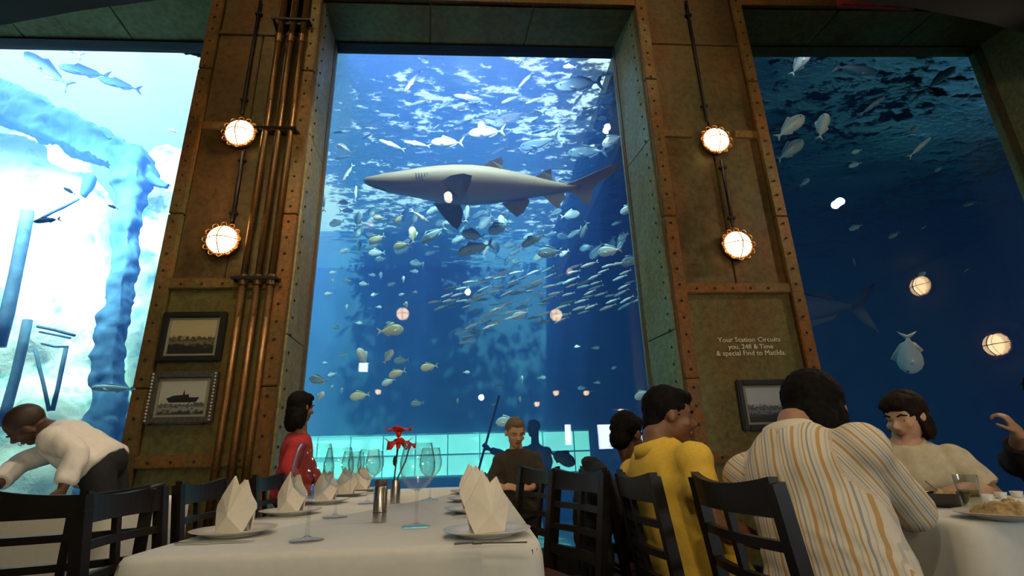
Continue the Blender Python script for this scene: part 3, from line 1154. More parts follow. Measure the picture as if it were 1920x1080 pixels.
school(12, [(1440, 240), (1500, 200), (1900, 250), (1880, 520), (1560, 520), (1500, 480)],
       ['deep', 'slim'], (9, 20), lambda x, y: rs.choice((180, 30, 90, 200)), ['fish_blue', 'fish_silver'],
       'tiny dim fish deep in the dark right pane, %s', 'tiny fish in the dark pane', (6.2, 7.2), (20, 20))


# ------------------------------------------------------------------ the shark
def shark_mat():
    ma, nt, b, out = new_mat('shark_skin')
    tc = N(nt, 'ShaderNodeTexCoord')
    sp = N(nt, 'ShaderNodeSeparateXYZ')
    nt.links.new(tc.outputs['Object'], sp.inputs[0])
    mr = N(nt, 'ShaderNodeMapRange')
    mr.inputs['From Min'].default_value = -.26
    mr.inputs['From Max'].default_value = .18
    nt.links.new(sp.outputs['Z'], mr.inputs[0])
    n = noise_tex(nt, 5, 4)
    ad = N(nt, 'ShaderNodeMath', operation='MULTIPLY_ADD')
    ad.inputs[1].default_value = .16
    nt.links.new(n.outputs['Fac'], ad.inputs[0])
    nt.links.new(mr.outputs[0], ad.inputs[2])
    rp = ramp(nt, [(.22, (.40, .37, .28)), (.5, (.27, .205, .115)), (.85, (.165, .118, .058))], ad.outputs[0])
    nt.links.new(rp.outputs[0], b.inputs['Base Color'])
    b.inputs['Roughness'].default_value = .6
    return ma


M['shark'] = shark_mat()
M['shark_fin'] = solid('shark_fin_skin', (.13, .12, .09), .6, 0, 6, .2)
M['shark_edge'] = solid('shark_gill_grey', (.05, .05, .05), .7)  # dark grey for gill slits, eye and mouth
SX, SY, SYD = 927, 345, 6.1
mm = frame_at(SX, SY, SYD, 0)
k_px = px_len(SX, SY, SYD, 100) / 100


def S(px, py, d=0.0):
    """point on the shark: photo pixel offset to metres in its own side plane"""
    return Vector(((px - SX) * k_px, d, -(py - SY) * k_px))


shark = empty('shark', label='big grey brown shark with hanging pectoral fin gliding left in the middle pane', cat='shark')
shark.matrix_world = mm
prof = [(684, 334, 340, .2), (690, 330, 344, .7), (705, 327, 350, 1.0), (730, 322, 359, 1.05), (760, 318, 365, 1.0), (790, 313, 371, .95), (820, 310, 378, .92), (850, 308.5, 383, .9), (885, 309, 384, .88),
        (920, 313, 382, .86), (955, 320, 378, .84), (985, 327, 374, .84), (1015, 335, 369, .84), (1040, 341, 365, .84), (1060, 345, 362, .84), (1075, 346, 359, .7), (1090, 345, 356, .4)]
b = MB()
rr = []
for x, t_, bo, wd in prof:
    cy, h = (t_ + bo) / 2, (bo - t_) / 2
    rr.append([S(x, cy - h * math.sin(2 * PI * k / 18), h * k_px * wd * math.cos(2 * PI * k / 18)) for k in range(18)])
b.rings(rr)
b.build('body', M['shark'], shark, True)


def blade(name, outline, d0, d1, thick, mat='shark_fin'):
    """fin: outline in pixels, depth runs from root d0 to tip d1 by the third value"""
    q = MB()
    n_ = len(outline)
    top_ = [S(x, y, d0 + (d1 - d0) * t_ - thick * (1 - t_ * .8)) for x, y, t_ in outline]
    bt_ = [S(x, y, d0 + (d1 - d0) * t_ + thick * (1 - t_ * .8)) for x, y, t_ in outline]
    q.add(top_ + bt_, [tuple(range(n_)), tuple(range(2 * n_ - 1, n_ - 1, -1))] + [(i, (i + 1) % n_, n_ + (i + 1) % n_, n_ + i) for i in range(n_)])
    return q.build(name, M[mat], shark, False)


blade('tail_fin', [(1062, 347, 0), (1090, 337, .2), (1120, 324, .5), (1150, 312, .8), (1172, 307, 1), (1164, 318, 1), (1145, 332, .7), (1122, 346, .5), (1112, 358, .5), (1112, 374, .8), (1106, 387, 1), (1096, 382, .9), (1080, 366, .4), (1062, 360, 0)], 0, .05, .035, 'shark')
blade('dorsal_fin', [(900, 316, 0), (922, 302, .5), (941, 296, 1), (944, 304, .9), (941, 312, .6), (946, 322, 0)], 0, 0, .03)
blade('dorsal_fin', [(1000, 334, 0), (1018, 324, .5), (1033, 318, 1), (1034, 328, .9), (1036, 342, 0)], 0, 0, .025)
blade('pectoral_fin', [(818, 350, 0), (832, 338, .2), (850, 329, .5), (872, 326, .8), (888, 330, 1), (884, 345, .9), (876, 360, .8), (866, 369, .7), (856, 364, .5), (846, 352, .2)], -.17, -.42, .012, 'shark_fin')
blade('pectoral_fin', [(812, 378, 0), (826, 402, .4), (842, 423, .8), (853, 432, 1), (862, 418, .8), (866, 396, .4), (862, 382, 0)], -.02, .22, .02, 'shark_fin')
blade('pelvic_fin', [(940, 380, 0), (955, 396, .5), (968, 406, 1), (980, 398, .8), (993, 378, .3), (988, 372, 0)], -.04, -.12, .018)
blade('anal_fin', [(1018, 368, 0), (1032, 380, .5), (1042, 390, 1), (1050, 390, 1), (1052, 380, .8), (1060, 372, .4), (1058, 362, 0)], 0, -.02, .02, 'shark')
for i in range(5):
    x = 785 + i * 5.2
    q = MB()
    yc = 334
    hh = 29 - abs(i - 2)
    q.tube([S(x, yc - 10, -hh * k_px * .875), S(x + 1.5, yc + 2, -hh * k_px * .945), S(x + 2, yc + 12, -hh * k_px * .92)], .006, 5)
    q.build('gill_slit', M['shark_edge'], shark)
q = MB()
q.ball(S(716, 335, -.082), .013, 8)
q.build('eye', M['shark_edge'], shark, True)
q = MB()
q.tube([S(694, 344, -.05), S(710, 350, -.07), S(722, 354, -.075), S(735, 352, -.09)], .008, 5)
q.build('mouth', M['shark_edge'], shark)
# ------------------------------------------------------------------ caged lamps
def caged_lamp(label, group, mat_key='brass'):
    """round bulkhead lamp facing -Y: dish, glowing dome, scalloped ring and cage"""
    root = empty('bulkhead_lamp', label=label, cat='lamp', group=group)
    rot = Matrix.Rotation(R(90), 3, 'X')          # lathe axis z -> -y
    r_ = .150
    MB().lathe([(.02, 0), (r_ * .9, 0), (r_, .02), (r_ * .98, .045), (r_ * .86, .05)], 28, 0, (0, 0, 0), rot).build('back_dish', M[mat_key], root, True, angle=40)
    dome = [(r_ * .86 * math.cos(R(a)), .045 + .085 * math.sin(R(a))) for a in (0, 15, 30, 45, 60, 75, 90)]
    MB().lathe(dome, 26, 0, (0, 0, 0), rot).build('glass_dome', M['lamp_glow'], root, True)
    ring = MB()
    n_ = 12
    for k in range(n_):                            # loops of wire round the rim
        a = 2 * PI * k / n_
        c = Vector((math.cos(a) * r_ * .93, -.058, math.sin(a) * r_ * .93))
        pts_ = [c + Vector((math.cos(2 * PI * j / 10) * .026, -.006, math.sin(2 * PI * j / 10) * .026)) for j in range(11)]
        ring.tube(pts_, .0055, 5)
    ring.build('scalloped_ring', M[mat_key], root, True)
    cage = MB()
    for a in (0, PI / 2):
        pts_ = []
        for j in range(-6, 7):
            t_ = j / 6
            pts_.append(Vector((math.cos(a) * r_ * .93 * t_, -.062 - .085 * math.cos(t_ * PI / 2), math.sin(a) * r_ * .93 * t_)))
        cage.tube(pts_, .0055, 5)
    cage.build('cage', M[mat_key], root, True)
    return root


lamps = []
G = 'caged lamps on the two steel pillars'
for px, py, lb in ((449, 248, 'upper caged round lamp on the pillar with the pipes, beside a pipe clamp'), (416, 449, 'lower caged round lamp on the pillar with the pipes, above the picture frames'),
                   (1343, 262, 'upper caged round lamp on the pillar with the white lettering'), (1384, 458, 'lower caged round lamp on the pillar with the white lettering')):
    p = at(px, py, YF - .06)
    L_ = caged_lamp(lb, G) if not lamps else copy_tree(lamps[0])
    L_['label'] = lb
    L_.location = (p.x, YF - .004, p.z)
    lamps.append(L_)

# the same lamps on the wall behind the camera, seen as mirror images in the panes
G = 'caged lamps on the rear wall mirrored in the panes'
for px, py, lb in ((755, 588, 'caged lamp mirrored in the middle pane at the left end of the silver school'), (1043, 590, 'caged lamp mirrored in the middle pane under the silver school'),
                   (1735, 535, 'caged lamp mirrored in the dark pane, the upper of two'), (1880, 645, 'caged lamp mirrored in the dark pane, the lower of two')):
    L_ = copy_tree(lamps[0])
    L_['label'], L_['group'] = lb, G
    if px < 1500:
        p = at(px, py, 9.9 + 2.75)
        L_.location = (p.x, -2.795, p.z)
        L_.rotation_euler = (0, 0, PI)
        L_.scale = (1.25,) * 3
    else:                                          # on the right wall of the room
        d = ray(px, py)
        p = EYE + d * (9.98 / d.x)
        L_.location = (9.995, 9.9 - p.y, p.z)
        L_.rotation_euler = (0, 0, R(-90))
        L_.scale = (1.6,) * 3

# pendant lamps over the rear tables, mirrored low in the middle pane
M['shade'] = solid('pendant_enamel', (.25, .24, .22), .35)
pend = None
for px, py, ym, lb in ((1043, 736, 10.6, 'flat shaded pendant lamp mirrored in the middle pane, over the diver'), (1007, 757, 11.4, 'flat shaded pendant lamp mirrored just above the standing boy'),
                       (1165, 770, 11.6, 'flat shaded pendant lamp mirrored near the boy in yellow'), (708, 734, 11.0, 'pendant lamp mirrored above the red flowers'), (1100, 736, 11.0, 'pendant lamp mirrored right of the one over the diver')):
    p = at(px, py, ym)
    if pend is None:
        pend = empty('pendant_lamp', label=lb, cat='lamp', group='pendant lamps of the rear dining room')
        MB().lathe([(.03, .07), (.05, .05), (.2, .035), (.205, .03), (.05, .035), (.03, .05)], 20).build('shade', M['shade'], pend, True)
        MB().ball((0, 0, 0), .06, 12).build('bulb', M['lamp_glow'], pend, True)
        MB().tube([(0, 0, .06), (0, 0, 4.75 - p.z)], .006, 6).build('cord', M['dark'], pend)
        o = pend
    else:
        o = copy_tree(pend)
    o['label'] = lb
    o.location = (p.x, 9.9 - ym, p.z)
    for c in o.children:
        if c.name.startswith('cord'):
            c.scale = (1, 1, (4.75 - p.z) / (4.75 - pend.location.z))

# daylight window of the rear wall, mirrored as a white patch beside the dark haired child
M['day'] = glow('daylight_pane', (.84, .93, 1.0), 20.0)
def rear_window(n_, px0, px1, py0, py1):
    a_, b_ = at(px0, py1, 12.69), at(px1, py0, 12.69)
    o = MB().box((a_.x, -2.79, a_.z), (b_.x, -2.77, b_.z)).build(n_, M['day'], kind='structure')
    f = MB()
    t_ = .03
    f.box((a_.x - t_, -2.8, a_.z - t_), (a_.x, -2.75, b_.z + t_)).box((b_.x, -2.8, a_.z - t_), (b_.x + t_, -2.75, b_.z + t_))
    f.box((a_.x, -2.8, a_.z - t_), (b_.x, -2.75, a_.z)).box((a_.x, -2.8, b_.z), (b_.x, -2.75, b_.z + t_))
    f.build('window_frame', M['dark'], o)


rear_window('window_5', 1124, 1206, 794, 842)
rear_window('window_6', 1061, 1070, 796, 834)
rear_window('window_7', 672, 690, 680, 697)

# ------------------------------------------------------------------ pipes and conduits
G = 'three upright pipes on the pillar with the picture frames'
top_px = ((531, 22), (555, 22), (577, 22))
mid_px = ((467, 450), (491, 450), (513, 450))
yp = YF - .075
for i, lb in enumerate(('left one of three upright rusty pipes, nearest the caged lamps', 'middle one of three upright rusty pipes', 'right one of three upright rusty pipes, nearest the middle pane')):
    xa, xb = at(*top_px[i], yp).x, at(*mid_px[i], yp).x
    x = (xa + xb) / 2
    root = empty('pipe', (x, yp, 0), 0, lb, 'pipe', G)
    MB().tube([(0, 0, .02), (0, 0, 2.45)], .028, 14).build('lower_length', M['pipe'], root, True)
    MB().tube([(0, 0, 2.45), (0, 0, 6.4)], .028, 14).build('upper_length', M['pipe'], root, True)
    for z_ in (2.45, 5.05):
        MB().lathe([(.028, -.05), (.037, -.045), (.037, .045), (.028, .05)], 14, 0, (0, 0, z_)).build('coupling', M['pipe'], root, True, angle=40)
px_l, px_r = at(467, 450, yp).x - .09, at(513, 450, yp).x + .09
for py, lb in ((39, 'pipe clamp across the three pipes at the very top of the pillar'), (243, 'pipe clamp across the three pipes level with the upper lamp'), (523, 'pipe clamp across the three pipes above the picture frames')):
    z_ = at(500, py, yp).z
    root = empty('pipe_clamp', ((px_l + px_r) / 2, yp, z_), 0, lb, 'clamp', 'clamps across the three pipes')
    hw = (px_r - px_l) / 2
    MB().bbox((-hw, .02, -.016), (hw, .068, .016), .004).build('rail', M['black_iron'], root)
    MB().bbox((-hw, -.042, -.014), (hw, -.03, .014), .003).build('front_strap', M['black_iron'], root)
    for sx in (-1, 1):
        MB().lathe([(.013, -.03), (.013, .03)], 8, 0, (sx * (hw - .02), -.01, 0), Matrix.Rotation(R(90), 3, 'X')).build('bolt', M['black_iron'], root)

G = 'thin dark conduits feeding the pillar lamps'
for (a_, b_, lb) in (((1275, 2), (1338, 228), 'dark conduit from the ceiling down to the upper lamp on the lettered pillar'), ((1349, 300), (1378, 424), 'dark conduit between the two lamps on the lettered pillar'),
                     ((490, 2), (452, 214), 'dark conduit from the ceiling down to the upper lamp beside the pipes'), ((455, 285), (436, 416), 'dark conduit between the two lamps beside the pipes')):
    yc = YF - .022
    p, q_ = at(*a_, yc), at(*b_, yc)
    x = (p.x + q_.x) / 2
    root = empty('conduit', (x, yc, q_.z), 0, lb, 'conduit', G)
    h_ = p.z - q_.z
    MB().tube([(0, 0, 0), (0, 0, h_)], .016, 10).build('tube', M['black_iron'], root, True)
    for f_ in (.12, .88):
        MB().bbox((-.035, -.014, h_ * f_ - .012), (.035, .022, h_ * f_ + .012), .003).build('saddle', M['black_iron'], root)

# ------------------------------------------------------------------ framed pictures on the pillars
def print_mat(name, sky, mid, dark_, hor=.45, sc_=9, seed=0.0):
    """old photograph: pale sky, blotchy ground and dark shapes"""
    ma, nt, b, out = new_mat(name)
    tc = N(nt, 'ShaderNodeTexCoord')
    sp = N(nt, 'ShaderNodeSeparateXYZ')
    nt.links.new(tc.outputs['Generated'], sp.inputs[0])
    n = noise_tex(nt, sc_, 5, .6, 'Generated', (1.6, 1, 1.0 + seed))
    ad = N(nt, 'ShaderNodeMath', operation='MULTIPLY_ADD')
    ad.inputs[1].default_value = .55
    nt.links.new(n.outputs['Fac'], ad.inputs[0])
    nt.links.new(sp.outputs['Z'], ad.inputs[2])
    rp = ramp(nt, [(hor + .12, dark_), (hor + .22, mid), (hor + .34, dark_), (hor + .42, sky)], ad.outputs[0])
    nt.links.new(rp.outputs[0], b.inputs['Base Color'])
    b.inputs['Roughness'].default_value = .5
    return ma


M['frame_black'] = solid('black_picture_frame', (.012, .011, .010), .4, 0, 30, .3)
M['frame_bead'] = solid('grey_beaded_frame', (.07, .065, .055), .45, .3, 40, .4)
M['mat_board'] = solid('mat_board', (.34, .30, .22), .8)
M['print_1'] = print_mat('old_print_street', (.50, .40, .22), (.22, .17, .09), (.02, .018, .014), .38, 5, .3)
M['print_2'] = print_mat('old_print_ship', (.55, .52, .45), (.36, .34, .30), (.03, .03, .03), .2, 7, .6)
M['print_3'] = print_mat('old_print_harbour', (.52, .53, .60), (.24, .26, .33), (.03, .035, .05), .36, 8, .9)
M['frame_glass'] = thin_glass('picture_glass', (.96, .97, .96), 1.5, .02)


def picture(c0, c1, label, frame_m, print_m, bw, beads=False, ship=False):
    """c0, c1: opposite corners of the frame in the photograph (upper left, lower right)"""
    a_, b_ = at(*c0, YF - .02), at(*c1, YF - .02)
    x0, x1, z0, z1 = a_.x, b_.x, b_.z, a_.z
    hw, hh = (x1 - x0) / 2, (z1 - z0) / 2
    root = empty('picture_frame', ((x0 + x1) / 2, YF - .003, (z0 + z1) / 2), 0, label, 'picture', 'framed pictures on the pillars')
    for nm, lo, hi in (('frame_side', (-hw, -.045, -hh), (-hw + bw, 0, hh)), ('frame_side', (hw - bw, -.045, -hh), (hw, 0, hh)),
                       ('frame_side', (-hw + bw, -.045, hh - bw), (hw - bw, 0, hh)), ('frame_side', (-hw + bw, -.045, -hh), (hw - bw, 0, -hh + bw))):
        MB().bbox(lo, hi, .01).build(nm, M[frame_m], root)
    if beads:
        q = MB()
        for sx in (-1, 1):
            z_ = -hh + bw * .5
            while z_ < hh - bw * .4:
                q.ball((sx * (hw - bw * .3), -.048, z_), .011, 6)
                z_ += .026
        q.build('beads', M['mat_board'], root, True, kind='stuff')
    MB().box((-hw + bw * .8, -.02, -hh + bw * .8), (hw - bw * .8, -.004, hh - bw * .8)).build('mat', M['mat_board'], root)
    iw, ih = hw - bw * 1.5, hh - bw * 1.4
    MB().box((-iw, -.024, -ih), (iw, -.02, ih)).build('print', M[print_m], root)
    if ship:
        q = MB()                                   # the dark ship printed in the middle
        q.add([(-iw * .7, -.0255, -ih * .05), (-iw * .55, -.0255, -ih * .3), (iw * .62, -.0255, -ih * .3), (iw * .75, -.0255, 0), (iw * .3, -.0255, .0), (iw * .26, -.0255, ih * .2), (iw * .1, -.0255, ih * .16), (iw * .05, -.0255, ih * .5), (0, -.0255, .02), (-iw * .4, -.0255, ih * .12)], [tuple(range(10))])
        q.build('printed_ship', M['dark'], root)
    MB().box((-hw + bw * .9, -.031, -hh + bw * .9), (hw - bw * .9, -.028, hh - bw * .9)).build('glass', M['frame_glass'], root)
    return root


picture((310, 586), (414, 678), 'dark framed sepia picture, the upper of two on the pillar with the pipes', 'frame_black', 'print_1', .05)
picture((289, 698), (398, 794), 'grey beaded picture frame with a ship, the lower of two beside the pipes', 'frame_bead', 'print_2', .055, True, True)
picture((1378, 713), (1492, 806), 'black framed grey picture under the white lettering', 'frame_black', 'print_3', .05)

# ------------------------------------------------------------------ white lettering on the right pillar
M['paint'] = solid('cream_paint', (.70, .64, .50), .7)
for txt, px, py, hpx, wpx in (('Your Station Circuits', 1405, 637, 9.5, 117), ('you, 248 & Time', 1408, 650, 9, 84), ('& special Find to Matilda.', 1409, 662, 10, 130)):
    cu = bpy.data.curves.new('lettering', 'FONT')
    cu.body = txt
    cu.align_x = 'CENTER'
    cu.align_y = 'CENTER'
    cu.extrude = .0015
    cu.resolution_u = 2
    tmp = bpy.data.objects.new('t', cu)
    col.objects.link(tmp)
    bpy.context.view_layer.update()
    me = bpy.data.meshes.new_from_object(tmp.evaluated_get(bpy.context.evaluated_depsgraph_get()))
    bpy.data.objects.remove(tmp)
    c = at(px, py, YF - .004)
    wm = (at(px + wpx / 2, py, YF) - at(px - wpx / 2, py, YF)).length
    xs_ = [v_.co.x for v_ in me.vertices]
    hm = abs(at(px, py - hpx / 2, YF).z - at(px, py + hpx / 2, YF).z)
    sx = wm / (max(xs_) - min(xs_))
    me.transform(Matrix.Rotation(R(90), 4, 'X') @ Matrix.Diagonal((sx, hm * 1.35, 1, 1)))
    o = obj_from(me, 'lettering', M['paint'], pil_r, (c.x, YF - .002, c.z))
    for p_ in o.data.polygons:
        p_.use_smooth = False

# red painted board high on the right, cut by the dark ceiling
M['red_paint'] = rusty('red_paint', (.42, .05, .05), (.36, .10, .05), (.30, .2, .12), 3, .62, .55, .1)
a_, b_ = at(1572, 14, YF - .05), at(1712, 14, YF - .05)
rb = MB()
rb.bbox((a_.x, YF - .09, a_.z), (b_.x, YF - .03, a_.z + .5), .01)
o = rb.build('red_board', M['red_paint'], None, label='red painted board on the lintel above the dark pane', cat='board')
recenter(o)
# ------------------------------------------------------------------ tables, cloths, chairs
M['wood'] = solid('dark_stained_wood', (.009, .006, .0045), .42, 0, 9, .35, .05, .35)
M['wood_brown'] = solid('seat_brown_leather', (.10, .035, .015), .45, 0, 9, .25, .1)
M['cloth'] = solid('white_table_linen', (.68, .68, .63), .9, 0, 40, .03, .12, bdist=.002)
M['table_wood'] = solid('table_board', (.12, .07, .04), .6, 0, 5, .3)


def dining_table(x0, x1, y0, y1, zt, label):
    cx, cy = (x0 + x1) / 2, (y0 + y1) / 2
    root = empty('dining_table', (cx, cy, 0), 0, label, 'table')
    hw, hl = (x1 - x0) / 2, (y1 - y0) / 2
    MB().bbox((-hw, -hl, zt - .04), (hw, hl, zt), .012).build('table_top', M['table_wood'], root)
    for sx in (-1, 1):
        for sy in (-1, 1):
            MB().bbox((sx * (hw - .1) - .035, sy * (hl - .12) - .035, 0), (sx * (hw - .1) + .035, sy * (hl - .12) + .035, zt - .04), .006).build('leg', M['wood'], root)
    return root


def table_cloth(x0, x1, y0, y1, zt, drop, label, fold=.022, seed=0.0, group='white tablecloths'):
    """sheet lying on the board and hanging down in soft folds all round, 3 mm thick"""
    cx, cy = (x0 + x1) / 2, (y0 + y1) / 2
    hw, hl = (x1 - x0) / 2 + .006, (y1 - y0) / 2 + .006
    per = 180
    q = MB()
    rc = .06

    def border(t_, grow):
        """rounded rectangle, t in 0..1"""
        w_, l_ = hw + grow, hl + grow
        r_ = rc + grow
        segs = [2 * (w_ - r_), PI * r_ / 2, 2 * (l_ - r_), PI * r_ / 2] * 2
        tot = sum(segs)
        d = t_ * tot
        cs = [(w_ - r_, l_ - r_), (-(w_ - r_), l_ - r_), (-(w_ - r_), -(l_ - r_)), (w_ - r_, -(l_ - r_))]
        pos = [(-(w_ - r_), -l_, 1, 0), None, (w_, -(l_ - r_), 0, 1), None, (w_ - r_, l_, -1, 0), None, (-w_, l_ - r_, 0, -1), None]
        crn = {1: (w_ - r_, -(l_ - r_), -90), 3: (w_ - r_, l_ - r_, 0), 5: (-(w_ - r_), l_ - r_, 90), 7: (-(w_ - r_), -(l_ - r_), 180)}
        for i, s in enumerate(segs):
            if d <= s or i == 7:
                if i % 2 == 0:
                    x, y, dx, dy = pos[i]
                    nx_, ny_ = dy, -dx
                    return x + dx * d, y + dy * d, nx_, ny_
                ccx, ccy, a0 = crn[i]
                a = R(a0) + (d / max(s, 1e-6)) * PI / 2
                return ccx + r_ * math.cos(a), ccy + r_ * math.sin(a), math.cos(a), math.sin(a)
            d -= s
    rings_ = []
    lv = [(-.5, 0), (-.12, 0), (-.02, 0), (0, .004), (.006, .016), (.009, .04), (.010, drop * .3), (.014, drop * .6), (.018, drop * .85), (.02, drop)]
    for gi, (g, dz) in enumerate(lv):
        ring = []
        for k_ in range(per):
            t_ = k_ / per
            if g < -.4:
                x, y, nx_, ny_ = border(t_, 0)
                ring.append(Vector((x * .02, y * .02, zt + .004)))
                continue
            x, y, nx_, ny_ = border(t_, max(g, -rc + .004) if g < 0 else g)
            if g < -.05:
                x, y = x * .9, y * .9
            amp = fold * min(1, dz / drop * 1.3) if dz > .03 else 0
            wv = mnoise.noise((x * 7 + seed, y * 7, 0)) + .6 * mnoise.noise((x * 15 + seed, y * 15, 4))
            off = amp * (.9 + wv)
            ring.append(Vector((x + nx_ * off, y + ny_ * off, zt + .004 - dz + (.006 * wv * dz if dz > .2 else 0))))
        rings_.append(ring)
    q.rings(rings_, 0, False)
    q.add([p for p in rings_[0]], [tuple(range(per))])
    o = q.build('tablecloth', M['cloth'], None, True, (cx, cy, 0), label, 'tablecloth', group)
    so = o.modifiers.new('thick', 'SOLIDIFY')
    so.thickness = .003
    so.offset = 1
    return o


ZT = .745
TX0, TX1, TY0, TY1 = -.895, .155, 1.46, 4.05
dining_table(TX0, TX1, TY0, TY1, ZT, 'long table under the white cloth laid with napkins in the middle')
table_cloth(TX0, TX1, TY0, TY1, ZT, .34, 'white cloth on the long middle table laid with folded napkins', .008)
WX0, WX1, WY0, WY1 = -4.2, -1.74, 2.75, 3.42
dining_table(WX0, WX1, WY0, WY1, .785, 'table under the white cloth at which the waiter bends')
table_cloth(WX0, WX1, WY0, WY1, .785, .55, 'white cloth on the table of the bending waiter', .014, 3.0)
RX0, RX1, RY0, RY1 = 1.40, 2.9, 1.49, 2.14
dining_table(RX0, RX1, RY0, RY1, ZT, 'table under the cloth where the party is eating')
table_cloth(RX0, RX1, RY0, RY1, ZT, .50, 'beige cloth hanging in folds on the table of the eating party', .045, 8.0)


def make_chair():
    root = empty('dining_chair')
    W_, D_ = .205, .20
    zs_, zt_ = .455, .895
    rake = math.tan(R(8))
    yb = -D_ + .01

    def by(z):
        return yb - max(0, z - zs_) * rake
    MB().bbox((-W_ - .01, -D_, zs_ - .005), (W_ + .01, D_ + .02, zs_ + .035), .014).build('seat', M['wood_brown'], root, True, angle=35)
    for s in (-1, 1):
        q = MB()
        pts_ = [(s * W_, yb - .05, 0), (s * W_, yb - .01, .25), (s * W_, yb, zs_), (s * W_, by(zt_ - .05), zt_ - .05), (s * W_, by(zt_), zt_ - .006)]
        for a_, b_ in zip(pts_[:-1], pts_[1:]):
            q.bar(a_, b_, .038, .034, (0, 1, 0))
        q.build('rear_leg', M['wood'], root)
        MB().hexa([(s * W_ - .015, D_ - .045, 0), (s * W_ + .015, D_ - .045, 0), (s * W_ + .015, D_ - .015, 0), (s * W_ - .015, D_ - .015, 0),
                   (s * W_ - .02, D_ - .05, zs_), (s * W_ + .02, D_ - .05, zs_), (s * W_ + .02, D_ - .01, zs_), (s * W_ - .02, D_ - .01, zs_)]).build('front_leg', M['wood'], root)
        MB().bar((s * W_, yb - .03, .2), (s * W_, D_ - .03, .2), .02, .028).build('stretcher', M['wood'], root)
    MB().bar((-W_, D_ - .03, zs_ - .035), (W_, D_ - .03, zs_ - .035), .025, .06).build('apron', M['wood'], root)

    def rail(z0, z1, dip, th):
        q = MB()
        rr = []
        n_ = 12
        for i in range(n_ + 1):
            t_ = i / n_ * 2 - 1
            x = W_ * 1.0 * t_
            bow = -.028 * (1 - t_ * t_)
            za = z1 - dip * (1 - t_ * t_)
            rr.append([Vector((x, by(z0) + bow - th / 2, z0)), Vector((x, by(z0) + bow + th / 2, z0)), Vector((x, by(za) + bow + th / 2, za)), Vector((x, by(za) + bow - th / 2, za))])
        q.rings(rr)
        return q
    rail(zt_ - .085, zt_ + .008, .022, .026).build('top_rail', M['wood'], root)
    rail(.735, .759, 0, .02).build('cross_rail', M['wood'], root)
    rail(.645, .669, 0, .02).build('cross_rail', M['wood'], root)
    rail(.550, .585, 0, .022).build('lower_rail', M['wood'], root)
    MB().bar((0, by(.56) - .026, .56), (0, by(.83) - .028, .83), .024, .018, (0, 1, 0)).build('centre_bar', M['wood'], root)
    return root


chairs = []
for bx_, by_, fx, fy, lb in (
    (-1.385, 1.99, -.45, .9, 'black lattice back chair turned away, nearest the table of the waiter'),
    (-1.13, 1.90, 1, .03, 'dark wooden chair at the near left end of the long table, seen from its front'),
    (-1.17, 2.48, 1, .02, 'second dark chair from the near end along the left side of the long table'),
    (-1.17, 3.22, 1, 0, 'third dark chair along the left side of the long table, behind the napkins'),
    (.40, 2.33, -.93, -.37, 'dark lattice chair with blue light behind its bars, between the boy and the draped jacket'),
    (.31, 3.02, -.92, -.40, 'dark chair in front of the standing boy at the long table'),
    (.60, 2.58, 1, .05, 'dark chair under the draped black jacket'),
    (.605, 1.90, 1, 0, 'dark lattice chair in which the boy in yellow sits'),
    (.735, 1.45, 1, .05, 'dark lattice chair behind the man in the striped shirt'),
):
    o = make_chair() if not chairs else copy_tree(chairs[0])
    rz = math.atan2(-fx, fy)
    l_ = math.hypot(fx, fy)
    tag(o, lb, 'chair', 'dark wooden lattice back chairs')
    o.location = (bx_ + fx / l_ * .21, by_ + fy / l_ * .21, 0)
    o.rotation_euler = (0, 0, rz)
    chairs.append(o)

# black jacket over the chair of the dark haired child
M['jacket'] = solid('black_jacket_cloth', (.012, .011, .013), .9, 0, 20, .3, .3)
jk = MB()
for dx, dy, z_, rx, ry, rz_ in ((0, 0, .83, .05, .23, .10), (-.05, .0, .70, .05, .22, .16), (-.05, .02, .52, .05, .2, .2), (.05, 0, .74, .04, .2, .14), (-.045, -.16, .6, .055, .09, .28), (-.05, .17, .62, .05, .07, .25), (-.02, .06, .925, .04, .09, .03), (-.03, -.1, .40, .04, .09, .16)):
    jk.ball((.575 + dx, 2.58 + dy, z_), (rx, ry, rz_), 14)
me = remesh(jk, .012, 4, 'jacket', .012, 9)
recenter(obj_from(me, 'jacket', M['jacket'], None, None, 'black jacket hanging over a chair back beside the boy in yellow', 'jacket'))

# ------------------------------------------------------------------ laid table
M['napkin'] = solid('napkin_linen', (.76, .70, .60), .9, 0, 60, .03, .1, bdist=.001)
M['china'] = solid('white_china', (.78, .76, .70), .15, 0)
M['cutlery'] = solid('steel_cutlery', (.62, .60, .57), .22, 1.0)
M['glass'] = thin_glass('wine_glass', (.96, .97, .97), 1.5, 0, 1.5)
M['mill'] = solid('brushed_steel', (.55, .52, .48), .25, 1.0)
M['mill_cap'] = solid('dark_grinder_cap', (.08, .05, .04), .4)
ZC_ = ZT + .0085


def make_plate():
    rr = [(.02, .004), (.075, .004), (.085, .007), (.122, .017), (.126, .020), (.122, .021), (.084, .012), (.074, .009), (.02, .009)]
    root = empty('plate')
    MB().lathe([(0, .004)] + rr[:5] + rr[5:] + [(0, .009)], 40).build('dish', M['china'], root, True, angle=50)
    MB().lathe([(.062, 0), (.072, 0), (.072, .006), (.062, .006)], 30, cap=False).build('foot_ring', M['china'], root, True)
    return root


